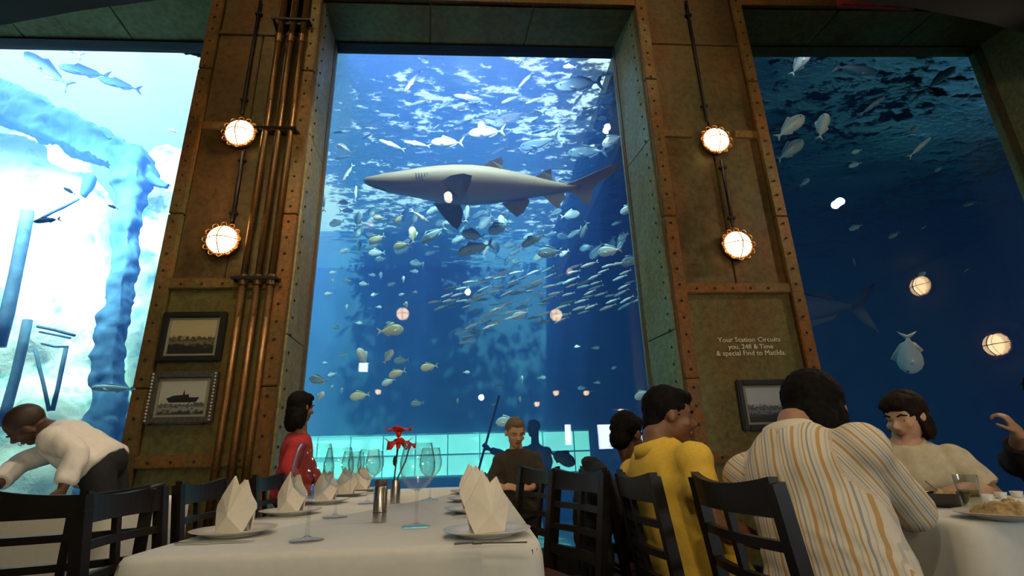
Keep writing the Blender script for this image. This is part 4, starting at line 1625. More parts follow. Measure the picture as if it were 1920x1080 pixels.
def make_napkin():
    """linen folded to a standing crown: broad waist, two peaks, a leaf folded across the front"""
    root = empty('napkin')
    out = [(-.046, 0), (-.058, .03), (-.068, .062), (-.066, .078), (-.048, .106), (-.016, .162), (.006, .132), (.030, .150), (.050, .108), (.068, .080), (.070, .066), (.056, .03), (.046, 0)]
    rr = []
    q = MB()
    n_ = len(out)
    f_, b_ = [], []
    for x, z_ in out:
        cv = -.040 * (1 - (x / .075) ** 2) * (1 - .75 * z_ / .16)
        f_.append(Vector((x, cv, z_)))
        b_.append(Vector((x * .98, cv + .006, z_)))
    cf, cb = Vector((0, -.042, .05)), Vector((0, -.036, .05))
    base = f_ + b_ + [cf, cb]
    fs = []
    for i in range(n_):
        j = (i + 1) % n_
        fs += [(i, j, 2 * n_), (n_ + j, n_ + i, 2 * n_ + 1), (i, n_ + i, n_ + j, j)]
    q.add(base, fs)
    q.build('front_leaf', M['napkin'], root)
    q = MB()
    bk = [(-.045, 0), (-.060, .06), (-.035, .11), (.006, .150), (.024, .12), (.050, .085), (.058, .05), (.040, 0)]
    m_ = len(bk)
    fv, bv = [], []
    for x, z_ in bk:
        cv = .045 * (1 - (x / .07) ** 2) * (1 - .7 * z_ / .16)
        fv.append(Vector((x, cv, z_)))
        bv.append(Vector((x * .97, cv - .006, z_)))
    q.add(fv + bv + [Vector((0, .047, .05)), Vector((0, .041, .05))], [f for i in range(m_) for f in ((i, (i + 1) % m_, 2 * m_), (m_ + (i + 1) % m_, m_ + i, 2 * m_ + 1), (i, m_ + i, m_ + (i + 1) % m_, (i + 1) % m_))])
    q.build('rear_leaf', M['napkin'], root)
    return root


def make_glass():
    root = empty('wine_glass')
    MB().lathe([(.0, .0), (.036, .0), (.037, .002), (.012, .006), (.005, .010)], 28).build('foot', M['glass'], root, True)
    MB().lathe([(.005, .010), (.004, .03), (.004, .075), (.006, .088)], 12).build('stem', M['glass'], root, True)
    prof_o = [(.006, .086), (.022, .094), (.038, .112), (.046, .136), (.046, .158), (.040, .186), (.036, .205)]
    prof_i = [(.0348, .205), (.0388, .186), (.0448, .158), (.0448, .136), (.0366, .113), (.020, .0958), (.002, .0885)]
    MB().lathe(prof_o + prof_i, 32).build('bowl', M['glass'], root, True)
    return root


def make_fork():
    root = empty('fork')
    MB().bar((0, -.1, .003), (0, .02, .006), .007, .003).build('handle', M['cutlery'], root)
    for x in (-.009, -.003, .003, .009):
        MB().bar((x, .035, .008), (x, .085, .006), .0028, .002).build('tine', M['cutlery'], root)
    MB().bbox((-.011, .015, .004), (.011, .04, .0075), .001).build('neck', M['cutlery'], root)
    return root


def make_knife():
    root = empty('knife')
    MB().bbox((-.006, -.11, .001), (.006, -.01, .007), .002).build('handle', M['cutlery'], root)
    q = MB()
    q.add([(-.007, -.01, .002), (.006, -.01, .002), (.006, .09, .002), (.001, .11, .002), (-.007, .07, .002), (-.007, -.01, .0035), (.006, -.01, .0035), (.006, .09, .0035), (.001, .11, .0035), (-.007, .07, .0035)],
          [(4, 3, 2, 1, 0), (5, 6, 7, 8, 9)] + [(i, (i + 1) % 5, 5 + (i + 1) % 5, 5 + i) for i in range(5)])
    q.build('blade', M['cutlery'], root)
    return root


PL, NK, WG, FK, KN = [], [], [], [], []


def put(lst, mk, x, y, z, rz, label, cat, group, sc_=1.0):
    o = mk() if not lst else copy_tree(lst[0])
    tag(o, label, cat, group)
    o.location = (x, y, z)
    o.rotation_euler = (0, 0, rz)
    o.scale = (sc_,) * 3
    lst.append(o)
    return o


setL = [(-.765, 1.80, 0), (-.795, 2.40, 1), (-.80, 2.93, 2), (-.81, 3.42, 3), (-.81, 3.86, 4)]
setR = [(.025, 1.585, 0), (-.01, 2.22, 1), (-.03, 2.74, 2), (-.04, 3.28, 3)]
ordn = ['first', 'second', 'third', 'fourth', 'fifth']
for side, st in (('left', setL), ('right', setR)):
    for x, y, i in st:
        where = '%s from the camera end along the %s side of the long table' % (ordn[i], side)
        put(PL, make_plate, x, y, ZC_, 0, 'white plate, ' + where, 'plate', 'plates on the long table')
        put(NK, make_napkin, x, y, ZC_ + .0095, (-.25 if side == 'left' else .35), 'standing folded napkin, ' + where, 'napkin', 'folded napkins on the long table', (1.02 if side == 'left' else .98) if i == 0 else 1.0)
        s = 1 if side == 'left' else -1
        put(FK, make_fork, x + (-.02 if side == 'left' else .0), y + s * .165, ZC_, R(-90 * s), 'steel fork, ' + where, 'fork', 'forks on the long table')
        put(KN, make_knife, x + (.02), y - s * .162, ZC_, R(-90 * s), 'steel knife, ' + where, 'knife', 'knives on the long table')
for px, py, lb in ((575, 1014, 'wine glass beside the nearest folded napkin at left, in front of the child in red'), (780, 988, 'clear wine glass in the middle of the long table beside the steel mill'),
                   (628, 970, 'wine glass beside the second napkin at left'), (688, 944, 'wine glass behind the steel mill, nearer the far napkins'), (655, 932, 'wine glass beside the third napkin at left'),
                   (806, 938, 'wine glass beside the third napkin at right'), (700, 925, 'wine glass beside the far vase'), (668, 920, 'farthest wine glass at the left side of the long table')):
    p = at_z(px, py, ZC_)
    put(WG, make_glass, p.x, min(p.y, 3.9), ZC_, 0, lb, 'glass', 'wine glasses on the long table', 1.28)

# mill, vase with the red flowers
p = at_z(711, 978, ZC_)
root = empty('pepper_mill', (p.x, p.y, ZC_), 0, 'tall steel pepper mill in the middle of the long table', 'mill')
MB().lathe([(.0, 0), (.0245, 0), (.0245, .115), (.0225, .118), (0, .118)], 24).build('body', M['mill'], root, True, angle=40)
MB().lathe([(.0, .119), (.0225, .119), (.0235, .122), (.0235, .136), (.020, .142), (0, .143)], 24).build('cap', M['mill_cap'], root, True, angle=40)
MB().lathe([(.0252, .03), (.0252, .034), (.0246, .034), (.0246, .03)], 24, cap=False).build('band', M['mill_cap'], root, True)
p = at_z(738, 936, ZC_)
p = Vector((-.415, 2.78, ZC_))
root = empty('bud_vase', (p.x, p.y, ZC_), 0, 'steel bud vase with dark stems and red flowers on the long table', 'vase')
MB().lathe([(0, 0), (.024, 0), (.024, .1), (.021, .11), (.019, .11), (.019, .02), (0, .02)], 22).build('body', M['mill'], root, True, angle=40)
M['stem'] = solid('dark_green_stem', (.02, .05, .025), .6)
M['petal'] = solid('scarlet_petal', (.75, .022, .006), .5, 0, 30, .25)
heads = [(.004, .0, .338, 1.25, 0), (.008, -.02, .278, 1.1, 60), (.062, .01, .272, .6, 30)]
for i, (hx, hy, hz, hs, ha) in enumerate(heads):
    st = MB().tube([(0, 0, .02), (hx * .3 - .01, hy * .3, .12), (hx * .8 - .006, hy, .2), (hx, hy, hz)], .0038, 6).build('stem', M['stem'], root, True)
    if i == 0:
        MB().ball((hx * .8 - .012, hy, .2), (.012, .006, .026), 8).build('leaf', M['stem'], st, True)
    fl = MB().ball((hx, hy, hz), (.012 * hs, .012 * hs, .02 * hs), 8).build('flower_head', M['petal'], root, True)
    npet = 8
    for k in range(npet):
        a = 2 * PI * k / npet + ha
        L_ = .062 * hs
        d = Vector((math.cos(a), math.sin(a), 0))
        sd = Vector((-math.sin(a), math.cos(a), 0))
        q = MB()
        rr = []
        for t_, w_, zz in ((0, .006, 0), (.35, .020, .012), (.7, .026, .016), (1, .008, (.010 if k % 2 else .026) if i == 0 else (-.02 if k % 2 else .03))):
            c_ = Vector((hx, hy, hz)) + d * L_ * t_ + Vector((0, 0, zz * hs))
            rr.append([c_ - sd * w_ * hs, c_ + Vector((0, 0, .003)), c_ + sd * w_ * hs, c_ - Vector((0, 0, .002))])
        q.rings(rr)
        q.build('petal', M['petal'], fl, True)

# ------------------------------------------------------------------ things on the table of the eating party
M['bowl_metal'] = solid('dark_steel_bowl', (.10, .09, .08), .15, .9)
M['food'] = solid('rice_and_meat', (.36, .24, .10), .7, 0, 60, .5, .5)
M['tumbler_drink'] = thin_glass('pale_drink', (.80, .78, .66), 1.33, 0, 1.2)
p = at_z(1778, 950, ZC_)
root = empty('bowl', (p.x, p.y, ZC_), 0, 'dark steel bowl of food before the woman in cream', 'bowl')
MB().lathe([(0, 0), (.04, 0), (.062, .02), (.070, .045), (.073, .047), (.067, .044), (.058, .022), (.036, .006), (0, .006)], 30).build('shell', M['bowl_metal'], root, True, angle=50)
me = remesh(MB().ball((0, 0, .026), (.055, .055, .018), 14).ball((.02, .01, .042), .016, 8).ball((-.02, .0, .042), .018, 8).ball((0, -.025, .04), .016, 8), .005, 2, 'food', .006, 60)
obj_from(me, 'food', M['food'], root)
MB().bar((-.01, 0, .04), (-.035, .03, .085), .008, .003).build('spoon', M['cutlery'], root)
p = at_z(1828, 962, ZC_)
root = empty('tumbler', (p.x, p.y, ZC_), 0, 'clear tumbler with pale drink right of the steel bowl', 'glass')
MB().lathe([(0, 0), (.026, 0), (.032, .115), (.0308, .115), (.025, .006), (0, .006)], 24).build('wall', M['glass'], root, True, angle=50)
MB().lathe([(0, .007), (.0248, .007), (.0284, .07), (0, .07)], 24).build('drink', M['tumbler_drink'], root, True, angle=50)
p = at_z(1888, 972, ZC_)
root = empty('plate', (p.x, p.y, ZC_), 0, 'plate of rice and meat at the right end of the eating party table', 'plate')
for c in PL[0].children:
    link_copy(c, root)
me = remesh(MB().ball((0, 0, .018), (.085, .07, .018), 16).ball((.03, .02, .03), (.03, .025, .02), 10).ball((-.035, -.01, .03), (.035, .025, .018), 10).ball((.0, -.035, .03), (.03, .02, .016), 10), .006, 2, 'food', .008, 50)
obj_from(me, 'food', M['food'], root)
for px, py, lb in ((1852, 938, 'small white dish behind the tumbler, the nearest of three to it'), (1878, 934, 'small white dish in the middle of the three behind the food plate'), (1908, 932, 'small white dish at the right end of the three behind the food plate')):
    p = at_z(px, py, ZC_)
    MB().lathe([(0, 0), (.016, 0), (.022, .022), (.0205, .022), (.0145, .004), (0, .004)], 16).build('small_dish', M['china'], None, True, (p.x, p.y, ZC_), lb, 'dish', 'small white dishes by the food plate', angle=50)
p = at_z(1655, 955, ZC_)
root = empty('tumbler', (p.x, p.y, ZC_), 0, 'small clear tumbler half hidden by the sleeve of the striped shirt', 'glass')
for c in bpy.data.objects['tumbler'].children:
    link_copy(c, root)
# ------------------------------------------------------------------ people
def skin_mat(name, c):
    ma, nt, b, out = new_mat(name)
    n = noise_tex(nt, 22, 4)
    rp = ramp(nt, [(.3, [x * .86 for x in c]), (.7, [min(1, x * 1.1) for x in c])], n.outputs['Fac'])
    nt.links.new(rp.outputs[0], b.inputs['Base Color'])
    b.inputs['Roughness'].default_value = .5
    b.inputs['Subsurface Weight'].default_value = .06
    b.inputs['Subsurface Radius'].default_value = (.012, .005, .003)
    return ma


M['skin_tan'] = skin_mat('tan_skin', (.36, .19, .105))
M['skin_fair'] = skin_mat('fair_skin', (.52, .30, .19))
M['skin_brown'] = skin_mat('brown_skin', (.19, .085, .042))
M['skin_deep'] = skin_mat('deep_brown_skin', (.085, .038, .020))
M['hair_black'] = solid('black_hair', (.007, .0055, .005), .75, 0, 70, .5, .4, .08)
M['hair_brown'] = solid('dark_brown_hair', (.014, .008, .005), .7, 0, 70, .5, .4, .1)
M['hair_stubble'] = solid('shaved_scalp', (.035, .017, .010), .55, 0, 90, .3, .1)
M['hair_fair'] = solid('cropped_brown_hair', (.13, .085, .045), .7, 0, 60, .4, .5)
M['eye_white'] = solid('eye_white', (.42, .38, .34), .45, spec=.2)
M['iris'] = solid('dark_iris', (.015, .009, .006), .35)
M['lips'] = solid('lips', (.30, .09, .07), .45)
M['black_trousers'] = solid('black_trousers', (.010, .010, .012), .85, 0, 30, .3, .2)
M['denim'] = solid('dark_denim', (.03, .035, .06), .85, 0, 60, .3, .2)
M['shoe'] = solid('black_shoe', (.012, .011, .011), .4)
M['shirt_white'] = solid('white_cotton', (.74, .70, .64), .9, 0, 50, .04, .1, bdist=.002)
M['shirt_yellow'] = solid('yellow_pique', (.72, .46, .055), .9, 0, 90, .08, .15, bdist=.002)
M['shirt_red'] = solid('red_jersey', (.34, .018, .02), .9, 0, 60, .15, .15)
M['shirt_brown'] = solid('dark_olive_jersey', (.040, .032, .020), .9, 0, 60, .2, .2)
M['shirt_navy'] = solid('navy_jersey', (.012, .014, .022), .9, 0, 60, .2, .2)
M['shirt_cream'] = solid('cream_cotton_kurta', (.56, .48, .32), .9, 0, 26, .14, .15, bdist=.002)
M['wetsuit'] = solid('blue_wetsuit', (.01, .03, .07), .7, 0, 12, .2)


def stripe_mat():
    ma, nt, b, out = new_mat('striped_cotton')
    at_ = N(nt, 'ShaderNodeAttribute')
    at_.attribute_name = 'stripe'
    mu = N(nt, 'ShaderNodeMath', operation='MULTIPLY')
    mu.inputs[1].default_value = 1 / .062
    nt.links.new(at_.outputs['Fac'], mu.inputs[0])
    fr = N(nt, 'ShaderNodeMath', operation='FRACT')
    nt.links.new(mu.outputs[0], fr.inputs[0])
    cream, ochre, blue, grey = (.66, .60, .48), (.50, .31, .13), (.30, .32, .34), (.50, .47, .41)
    rp = ramp(nt, [(0, cream), (.16, ochre), (.30, cream), (.42, grey), (.47, cream), (.58, blue), (.66, cream), (.78, ochre), (.84, cream), (.93, grey)], fr.outputs[0], 'CONSTANT')
    nt.links.new(rp.outputs[0], b.inputs['Base Color'])
    b.inputs['Roughness'].default_value = .9
    n = noise_tex(nt, 60, 4)
    bump(nt, b, n.outputs['Fac'], .12, .002)
    return ma


M['shirt_striped'] = stripe_mat()
M['sleeve_dark'] = solid('black_ribbed_sleeve', (.018, .015, .014), .85, 0, 14, .6, .5)


def V3(*a):
    return Vector(a)


def basis(fwd, upv):
    f = Vector(fwd).normalized()
    u = Vector(upv)
    u = (u - f * u.dot(f)).normalized()
    l = u.cross(f)                                  # the person's left
    return f, u, l


def rot3(f, l, u):
    """columns: x = left, y = -forward ... maps local (left, forward, up)"""
    return Matrix(((l.x, f.x, u.x), (l.y, f.y, u.y), (l.z, f.z, u.z)))


def add_hand(q, wrist, d, palm, side, s=1.0, curl=.5):
    """palm, four unequal bent fingers and a thumb from the side of the palm near its base"""
    d = Vector(d).normalized()
    n_ = Vector(palm)
    n_ = (n_ - d * n_.dot(d)).normalized()
    t = d.cross(n_) * side                          # towards the thumb
    w = Vector(wrist)
    m_ = Matrix(((t.x, d.x, n_.x), (t.y, d.y, n_.y), (t.z, d.z, n_.z)))
    q.ball(w + d * .045 * s, (.040 * s, .056 * s, .017 * s), 12, 0, m_)
    q.tube([w - d * .03 * s, w + d * .03 * s], [.025 * s, .027 * s], 10)
    for k, (off, ln) in enumerate(((.030, .070), (.010, .080), (-.010, .074), (-.029, .058))):
        p0 = w + d * .080 * s + t * off * s
        a, p = 0.0, p0 - d * .03 * s
        pts = [p, p0]
        p = p0
        for j, seg in enumerate((.46, .32, .26)):
            a += curl * (.55 if j == 0 else .75)
            p = p + (d * math.cos(a) + n_ * math.sin(a)) * ln * seg * s
            pts.append(p)
        q.tube(pts, [.0095 * s, .0098 * s, .009 * s, .0083 * s, .0068 * s], 7)
    p0 = w + d * .018 * s + t * .026 * s
    td = (d * .62 + t * .72 + n_ * .30 * curl).normalized()
    td2 = (d * .9 + t * .25 + n_ * (.25 + .4 * curl)).normalized()
    q.tube([p0, p0 + td * .034 * s, p0 + td * .034 * s + td2 * .030 * s, p0 + td * .034 * s + td2 * .052 * s], [.014 * s, .0115 * s, .0105 * s, .008 * s], 8)


def person(label, P, C, H, look, hup, skin, hair, hair_style, top, bottom, arms, legs, s=1.0, sleeve=.75, fwd=None, width=1.0,
           stripes=False, collar=False, loose=1.0, group=None, hs=1.0, voxel=.0085):
    """P pelvis, C base of the neck, H head centre, look/hup head directions; arms: two (elbow, wrist, hand dir, palm dir, curl) for left and right
    legs: two (knee, ankle, toe direction); s body scale; sleeve = share of the arm that is covered"""
    P, C, H = Vector(P), Vector(C), Vector(H)
    root = empty('person', (P.x, P.y, 0), 0, label, 'person', group)
    o_ = Vector((P.x, P.y, 0))
    P, C, H = P - o_, C - o_, H - o_
    spine = (C - P).normalized()
    fwd = Vector(fwd if fwd else look)
    fwd = (fwd - spine * fwd.dot(spine)).normalized()
    lat = spine.cross(fwd)                           # the person's left
    T = (C - P).length
    hf, hu, hl = basis(look, hup)
    HR = rot3(hf, hl, hu)
    hh = .112 * hs                                   # half the head height

    def hp(l, f, u):
        return H + (hl * l + hf * f + hu * u) * hh

    sh = [C - spine * .112 * s + lat * (.165 * s * width) * k for k in (1, -1)]
    # ---------------- body
    q = MB()
    q.ball(hp(0, -.10, .22), (.68 * hh, .84 * hh, .78 * hh), 20, 0, HR)           # cranium
    q.ball(hp(0, .22, -.30), (.54 * hh, .56 * hh, .62 * hh), 18, 0, HR)           # face
    q.ball(hp(0, .48, -.74), (.28 * hh, .27 * hh, .22 * hh), 12, 0, HR)           # chin
    q.ball(hp(0, .10, -.58), (.46 * hh, .46 * hh, .34 * hh), 14, 0, HR)           # jaw
    q.ball(hp(0, .62, .14), (.46 * hh, .18 * hh, .12 * hh), 12, 0, HR)            # brow
    q.tube([hp(0, .74, .06), hp(0, .90, -.14), hp(0, .98, -.26)], [.055 * hh, .075 * hh, .095 * hh], 8)
    q.ball(hp(0, .88, -.28), (.135 * hh, .11 * hh, .085 * hh), 8, 0, HR)
    for k in (1, -1):
        q.ball(hp(.285 * k, .545, -.02), (.135 * hh, .115 * hh, .105 * hh), 10, 0, HR)
        q.ball(hp(.36 * k, .56, -.24), (.20 * hh, .16 * hh, .17 * hh), 10, 0, HR)  # cheek
        q.ball(hp(.71 * k, .0, -.08), (.08 * hh, .17 * hh, .26 * hh), 10, 0, HR)  # ear
    nb = C + spine * .005
    q.tube([C - spine * .07 * s, nb + (H - nb) * .25, hp(0, -.16, -.45)], [.068 * s, .058 * s, .060 * s], 14)
    stn = ((-.10, .150, .105), (.0, .168, .118), (.18, .150, .106), (.36, .142, .100), (.56, .158, .112), (.72, .168, .116), (.83, .150, .100), (.92, .104, .084), (1.0, .070, .064))
    rr = []
    for t_, a, b_ in stn:
        c_ = P + spine * T * t_
        rr.append([c_ + lat * math.cos(2 * PI * k / 20) * a * s * width + fwd * math.sin(2 * PI * k / 20) * b_ * s for k in range(20)])
    q.rings(rr)
    shirt = MB()
    rr = []
    for t_, a, b_ in stn:
        c_ = P + spine * T * (t_ if t_ < 1 else .985)
        g = .016 * loose + (.02 * loose if t_ < .4 else 0)
        rr.append([c_ + lat * math.cos(2 * PI * k / 24) * (a * s * width + g) + fwd * math.sin(2 * PI * k / 24) * (b_ * s + g) for k in range(24)])
    shirt.rings(rr)
    arm_lines = []
    for k, arm in enumerate(arms):
        e, w_, hd, pd, cu = arm
        e, w_ = Vector(e) - o_, Vector(w_) - o_
        S_ = sh[k]
        q.ball(S_, .058 * s, 12)
        q.tube([S_, S_.lerp(e, .45), e], [.050 * s, .047 * s, .038 * s], 12)
        q.ball(e, .039 * s, 10)
        q.tube([e, e.lerp(w_, .35), w_], [.038 * s, .040 * s, .026 * s], 12)
        q.ball(w_, .026 * s, 8)
        add_hand(q, w_, hd, pd, -1 if k == 0 else 1, s * .95, cu)
        shirt.ball(S_, .068 * s + .012 * loose, 14)
        shirt.tube([C - spine * .06 * s, S_], [.062 * s, .064 * s], 12)
        if sleeve <= 1:
            en = S_.lerp(e, sleeve)
            shirt.tube([S_, S_.lerp(en, .5), en], [.062 * s + .006 * loose, .060 * s + .010 * loose, .056 * s + .014 * loose], 14)
        else:
            en = e.lerp(w_, sleeve - 1)
            shirt.tube([S_, S_.lerp(e, .5), e], [.062 * s + .006 * loose, .058 * s + .009 * loose, .050 * s + .010 * loose], 14)
            shirt.ball(e, .050 * s + .009 * loose, 12)
            shirt.tube([e, e.lerp(en, .5), en], [.050 * s + .009 * loose, .048 * s + .008 * loose, .040 * s + .010 * loose], 14)
        arm_lines.append((S_, e, w_))
    pants = MB()
    pants.ball(P + spine * .0, (.185 * s * width, .15 * s, .13 * s), 16, 0, rot3(fwd, lat, spine))
    shoes = []
    for k, leg in enumerate(legs):
        kn, an, toe = leg
        kn, an = Vector(kn) - o_, Vector(an) - o_
        hp_ = P + lat * (.085 * s * (1 if k == 0 else -1)) - spine * .02
        q.tube([hp_, hp_.lerp(kn, .5), kn], [.080 * s, .068 * s, .052 * s], 12)
        q.tube([kn, kn.lerp(an, .35), an], [.052 * s, .052 * s, .034 * s], 12)
        pants.tube([hp_, hp_.lerp(kn, .5), kn], [.098 * s, .084 * s, .068 * s], 14)
        pants.ball(kn, .067 * s, 12)
        pants.tube([kn, kn.lerp(an, .5), an + (kn - an) * .04], [.066 * s, .062 * s, .056 * s], 14)
        toe = Vector(toe).normalized()
        q.tube([an, an + toe * .12 * s - V3(0, 0, .03)], [.034 * s, .03 * s], 10)
        m_ = rot3(toe, V3(0, 0, 1).cross(toe), V3(0, 0, 1))
        sb_ = MB().ball(an + toe * .065 * s - V3(0, 0, max(0.0, an.z - .043 * s)), (.046 * s, .135 * s, .042 * s), 12, 0, m_)
        sb_.tube([an, an - V3(0, 0, an.z - .05 * s)], [.043 * s, .045 * s], 10)
        shoes.append(sb_)
    me = remesh(q, voxel * min(1, s + .05), 3, 'body')
    obj_from(me, 'body', M[skin], root)

    def folds(p):
        v = mnoise.noise(Vector((p.x * 9, p.y * 9, p.z * 5))) * .006 + mnoise.noise(Vector((p.x * 22, p.y * 22, p.z * 12))) * .0028
        v += .004 * mnoise.noise(Vector((p.x * 5 + 3, p.y * 5, (p.z + p.x) * 26))) * max(0, min(1, 1.6 - 2.2 * (p - P).dot(spine) / T))
        return v * loose * 1.7
    me = remesh(shirt, .011 * min(1, s + .1), 4, 'shirt', fold=folds)
    if stripes:
        at_ = me.attributes.new('stripe', 'FLOAT', 'POINT')
        vals = []
        for v_ in me.vertices:
            p = v_.co
            best = ((p - P) - spine * (p - P).dot(spine)).length * .95
            val = (p - P).dot(lat) + .1 * (p - P).dot(fwd) + .5
            for S_, e, w_ in arm_lines:
                for a, b_ in ((S_, e), (e, w_)):
                    ab = b_ - a
                    t_ = max(0.0, min(1.0, (p - a).dot(ab) / ab.length_squared))
                    dd = (p - a - ab * t_).length
                    if dd * 1.25 < best and (p - C + spine * .05).dot(lat) * (1 if S_ is arm_lines[0][0] else -1) > .125 * s * width:
                        best = dd * 1.25
                        n1 = ab.cross(Vector((0.3, 1, .2))).normalized()
                        val = (p - a).dot(n1) * 1.3 + .32
            vals.append(val)
        at_.data.foreach_set('value', vals)
    obj_from(me, 'shirt', M[top], root)
    me = remesh(pants, .013, 3, 'trousers', fold=lambda p: .005 * mnoise.noise(p * 9))
    obj_from(me, 'trousers', M[bottom], root)
    for sb_ in shoes:
        obj_from(remesh(sb_, .009, 3, 'shoe'), 'shoe', M['shoe'], root)
    # ---------------- face
    for k in (1, -1):
        e_ = MB().ball(hp(.285 * k, .572, -.01), .090 * hh, 12).build('eye', M['eye_white'], root, True)
        MB().ball(hp(.28 * k, .618, -.015), .056 * hh, 10).build('iris', M['iris'], e_, True)
        MB().tube([hp(.13 * k, .77, .17), hp(.30 * k, .76, .24), hp(.48 * k, .64, .17)], [.03 * hh, .042 * hh, .02 * hh], 6).build('eyebrow', M[hair], root, True)
    MB().tube([hp(.20, .70, -.54), hp(.08, .785, -.515), hp(0, .785, -.53), hp(-.08, .785, -.515), hp(-.20, .70, -.54)], [.02 * hh, .05 * hh, .045 * hh, .05 * hh, .02 * hh], 6).tube(
        [hp(.17, .70, -.57), hp(0, .77, -.61), hp(-.17, .70, -.57)], [.02 * hh, .06 * hh, .02 * hh], 6).build('lips', M['lips'], root, True)
    # ---------------- hair
    h = MB()
    if hair_style == 'shaved':
        h.ball(hp(0, -.13, .25), (.695 * hh, .835 * hh, .775 * hh), 20, 0, HR)
        me = remesh(h, .008, 2, 'hair')
    elif hair_style == 'cropped':
        h.ball(hp(0, -.14, .27), (.72 * hh, .83 * hh, .78 * hh), 20, 0, HR)
        h.ball(hp(0, .12, .66), (.52 * hh, .55 * hh, .36 * hh), 14, 0, HR)
        me = remesh(h, .008, 2, 'hair', .004, 60)
    else:
        h.ball(hp(0, -.20, .32), ((.74 if hair_style == 'short' else .80) * hh, .88 * hh, .84 * hh), 20, 0, HR)
        h.ball(hp(0, .22, .72), (.60 * hh, .58 * hh, .34 * hh), 16, 0, HR)
        h.ball(hp(0, -.50, -.30), ((.58 if hair_style == 'short' else .66) * hh, .52 * hh, .62 * hh), 16, 0, HR)
        for k in (1, -1):
            h.ball(hp(.57 * k, -.14, .34 if hair_style == 'short' else .18), (.17 * hh, .46 * hh, (.40 if hair_style == 'short' else .55) * hh), 12, 0, HR)
        if hair_style in ('fringe', 'bob'):
            h.ball(hp(.18, .60, .62), (.42 * hh, .26 * hh, .22 * hh), 12, 0, HR)
            h.ball(hp(-.2, .60, .60), (.40 * hh, .25 * hh, .22 * hh), 12, 0, HR)
        if hair_style in ('bob', 'long', 'shaggy'):
            ln = {'bob': .55, 'long': 1.15, 'shaggy': .62}[hair_style]
            h.ball(hp(0, -.46, -.22 - ln * .5), (.76 * hh, .50 * hh, (.35 + ln * .55) * hh), 16, 0, HR)
            for k in (1, -1):
                h.ball(hp(.64 * k, -.18, -.15 - ln * .45), (.20 * hh, .40 * hh, (.35 + ln * .5) * hh), 12, 0, HR)
        me = remesh(h, .008, 4, 'hair', .004, 55)
    obj_from(me, 'hair', M[hair], root)
    if collar:
        c_ = C - spine * .012
        n_ = 24
        cb = MB()
        rr = []
        for k in range(n_):
            a = 2 * PI * k / n_
            d = lat * math.cos(a) + fwd * math.sin(a)
            hgt = .038 * s - .020 * s * max(0, math.sin(a))
            b0 = c_ + d * .082 * s - spine * (.025 + .03 * max(0, math.sin(a)))
            b1 = c_ + d * .070 * s + spine * (hgt - .018)
            b2 = c_ + d * .078 * s + spine * (hgt - .02)
            b3 = c_ + d * .100 * s - spine * (.03 + .03 * max(0, math.sin(a)))
            rr.append([b0, b1, b2, b3])
        rr.append(rr[0])
        cb.rings(rr, 0, False)
        cb.build('collar', M[top], root, True)
    return root


# ---- the boy in yellow, seen from behind on his chair, looking right
person('boy in a yellow polo shirt seated with back turned, face in profile', (.80, 1.97, .52), (.682, 2.02, 1.0), at(1256, 780, 2.04), (.97, -.24, -.16), (.12, .0, 1), 'skin_brown', 'hair_black', 'short', 'shirt_yellow', 'black_trousers',
       [((.90, 2.30, .72), (1.10, 2.16, .84), (.6, -.3, .3), (0, -.3, -1), .7), ((.775, 1.78, .735), (.97, 1.80, .66), (.8, .3, .3), (0, 0, -1), .5)],
       [((1.16, 2.06, .49), (1.14, 2.06, .09), (1, .1, 0)), ((1.16, 1.86, .49), (1.14, 1.86, .09), (1, 0, 0))], .95, .62, (.92, .36, 0), 1.06, False, True, 1.0, None, .95)

# ---- the man in the striped shirt
person('man in a striped shirt seated with back turned, elbow on the table', (1.0, 1.50, .52), (1.02, 1.66, 1.025), at(1530, 772, 1.72), (.78, .60, -.35), (.25, .22, 1), 'skin_tan', 'hair_black', 'shaggy', 'shirt_striped', 'black_trousers',
       [((1.16, 2.00, .80), (1.32, 1.86, .94), (-.1, -.35, .55), (-.8, -.1, .3), .8), (at(1712, 962, 1.57), (1.26, 1.78, .97), (-.25, .1, .6), (-.7, .1, .4), .8)],
       [((1.34, 1.72, .47), (1.30, 1.74, .09), (1, .1, 0)), ((1.36, 1.50, .47), (1.30, 1.50, .09), (1, 0, 0))], 1.0, 1.35, (.80, .60, -.1), 1.08, True, True, 1.15, None, 1.10)

# ---- the dark haired child behind
person('dark haired child in a navy top seated beyond the boy in yellow', (.80, 2.60, .50), (.755, 2.60, .885), at(1176, 814, 2.60), (.80, .58, -.25), (.1, 0, 1), 'skin_brown', 'hair_black', 'short', 'shirt_navy', 'denim',
       [((.90, 2.80, .68), (1.06, 2.78, .66), (1, 0, 0), (0, 0, -1), .5), ((.88, 2.38, .66), (1.06, 2.44, .64), (1, 0, 0), (0, 0, -1), .5)],
       [((1.12, 2.68, .47), (1.10, 2.68, .09), (1, 0, 0)), ((1.12, 2.52, .47), (1.10, 2.52, .09), (1, 0, 0))], .76, 1.7, (1, .1, 0), .95, False, False, 1.0, None, .88)

# ---- the woman in the cream kurta
person('woman with a dark bob in a cream kurta behind the party table', (2.10, 2.46, .52), (2.03, 2.38, .985), at(1697, 782, 2.36), (-.93, -.34, -.22), (-.10, -.05, 1), 'skin_fair', 'hair_brown', 'bob', 'shirt_cream', 'black_trousers',
       [((2.24, 2.22, .74), (2.00, 2.10, .79), (-1, -.2, 0), (0, 0, -1), .5), ((1.78, 2.42, .74), (1.70, 2.18, .79), (.1, -1, 0), (0, 0, -1), .5)],
       [((2.10, 2.02, .50), (2.10, 2.04, .09), (0, -1, 0)), ((1.92, 2.02, .50), (1.92, 2.04, .09), (0, -1, 0))], .94, .8, (-.55, -.84, 0), 1.0, False, True, 1.1, None, 1.0)

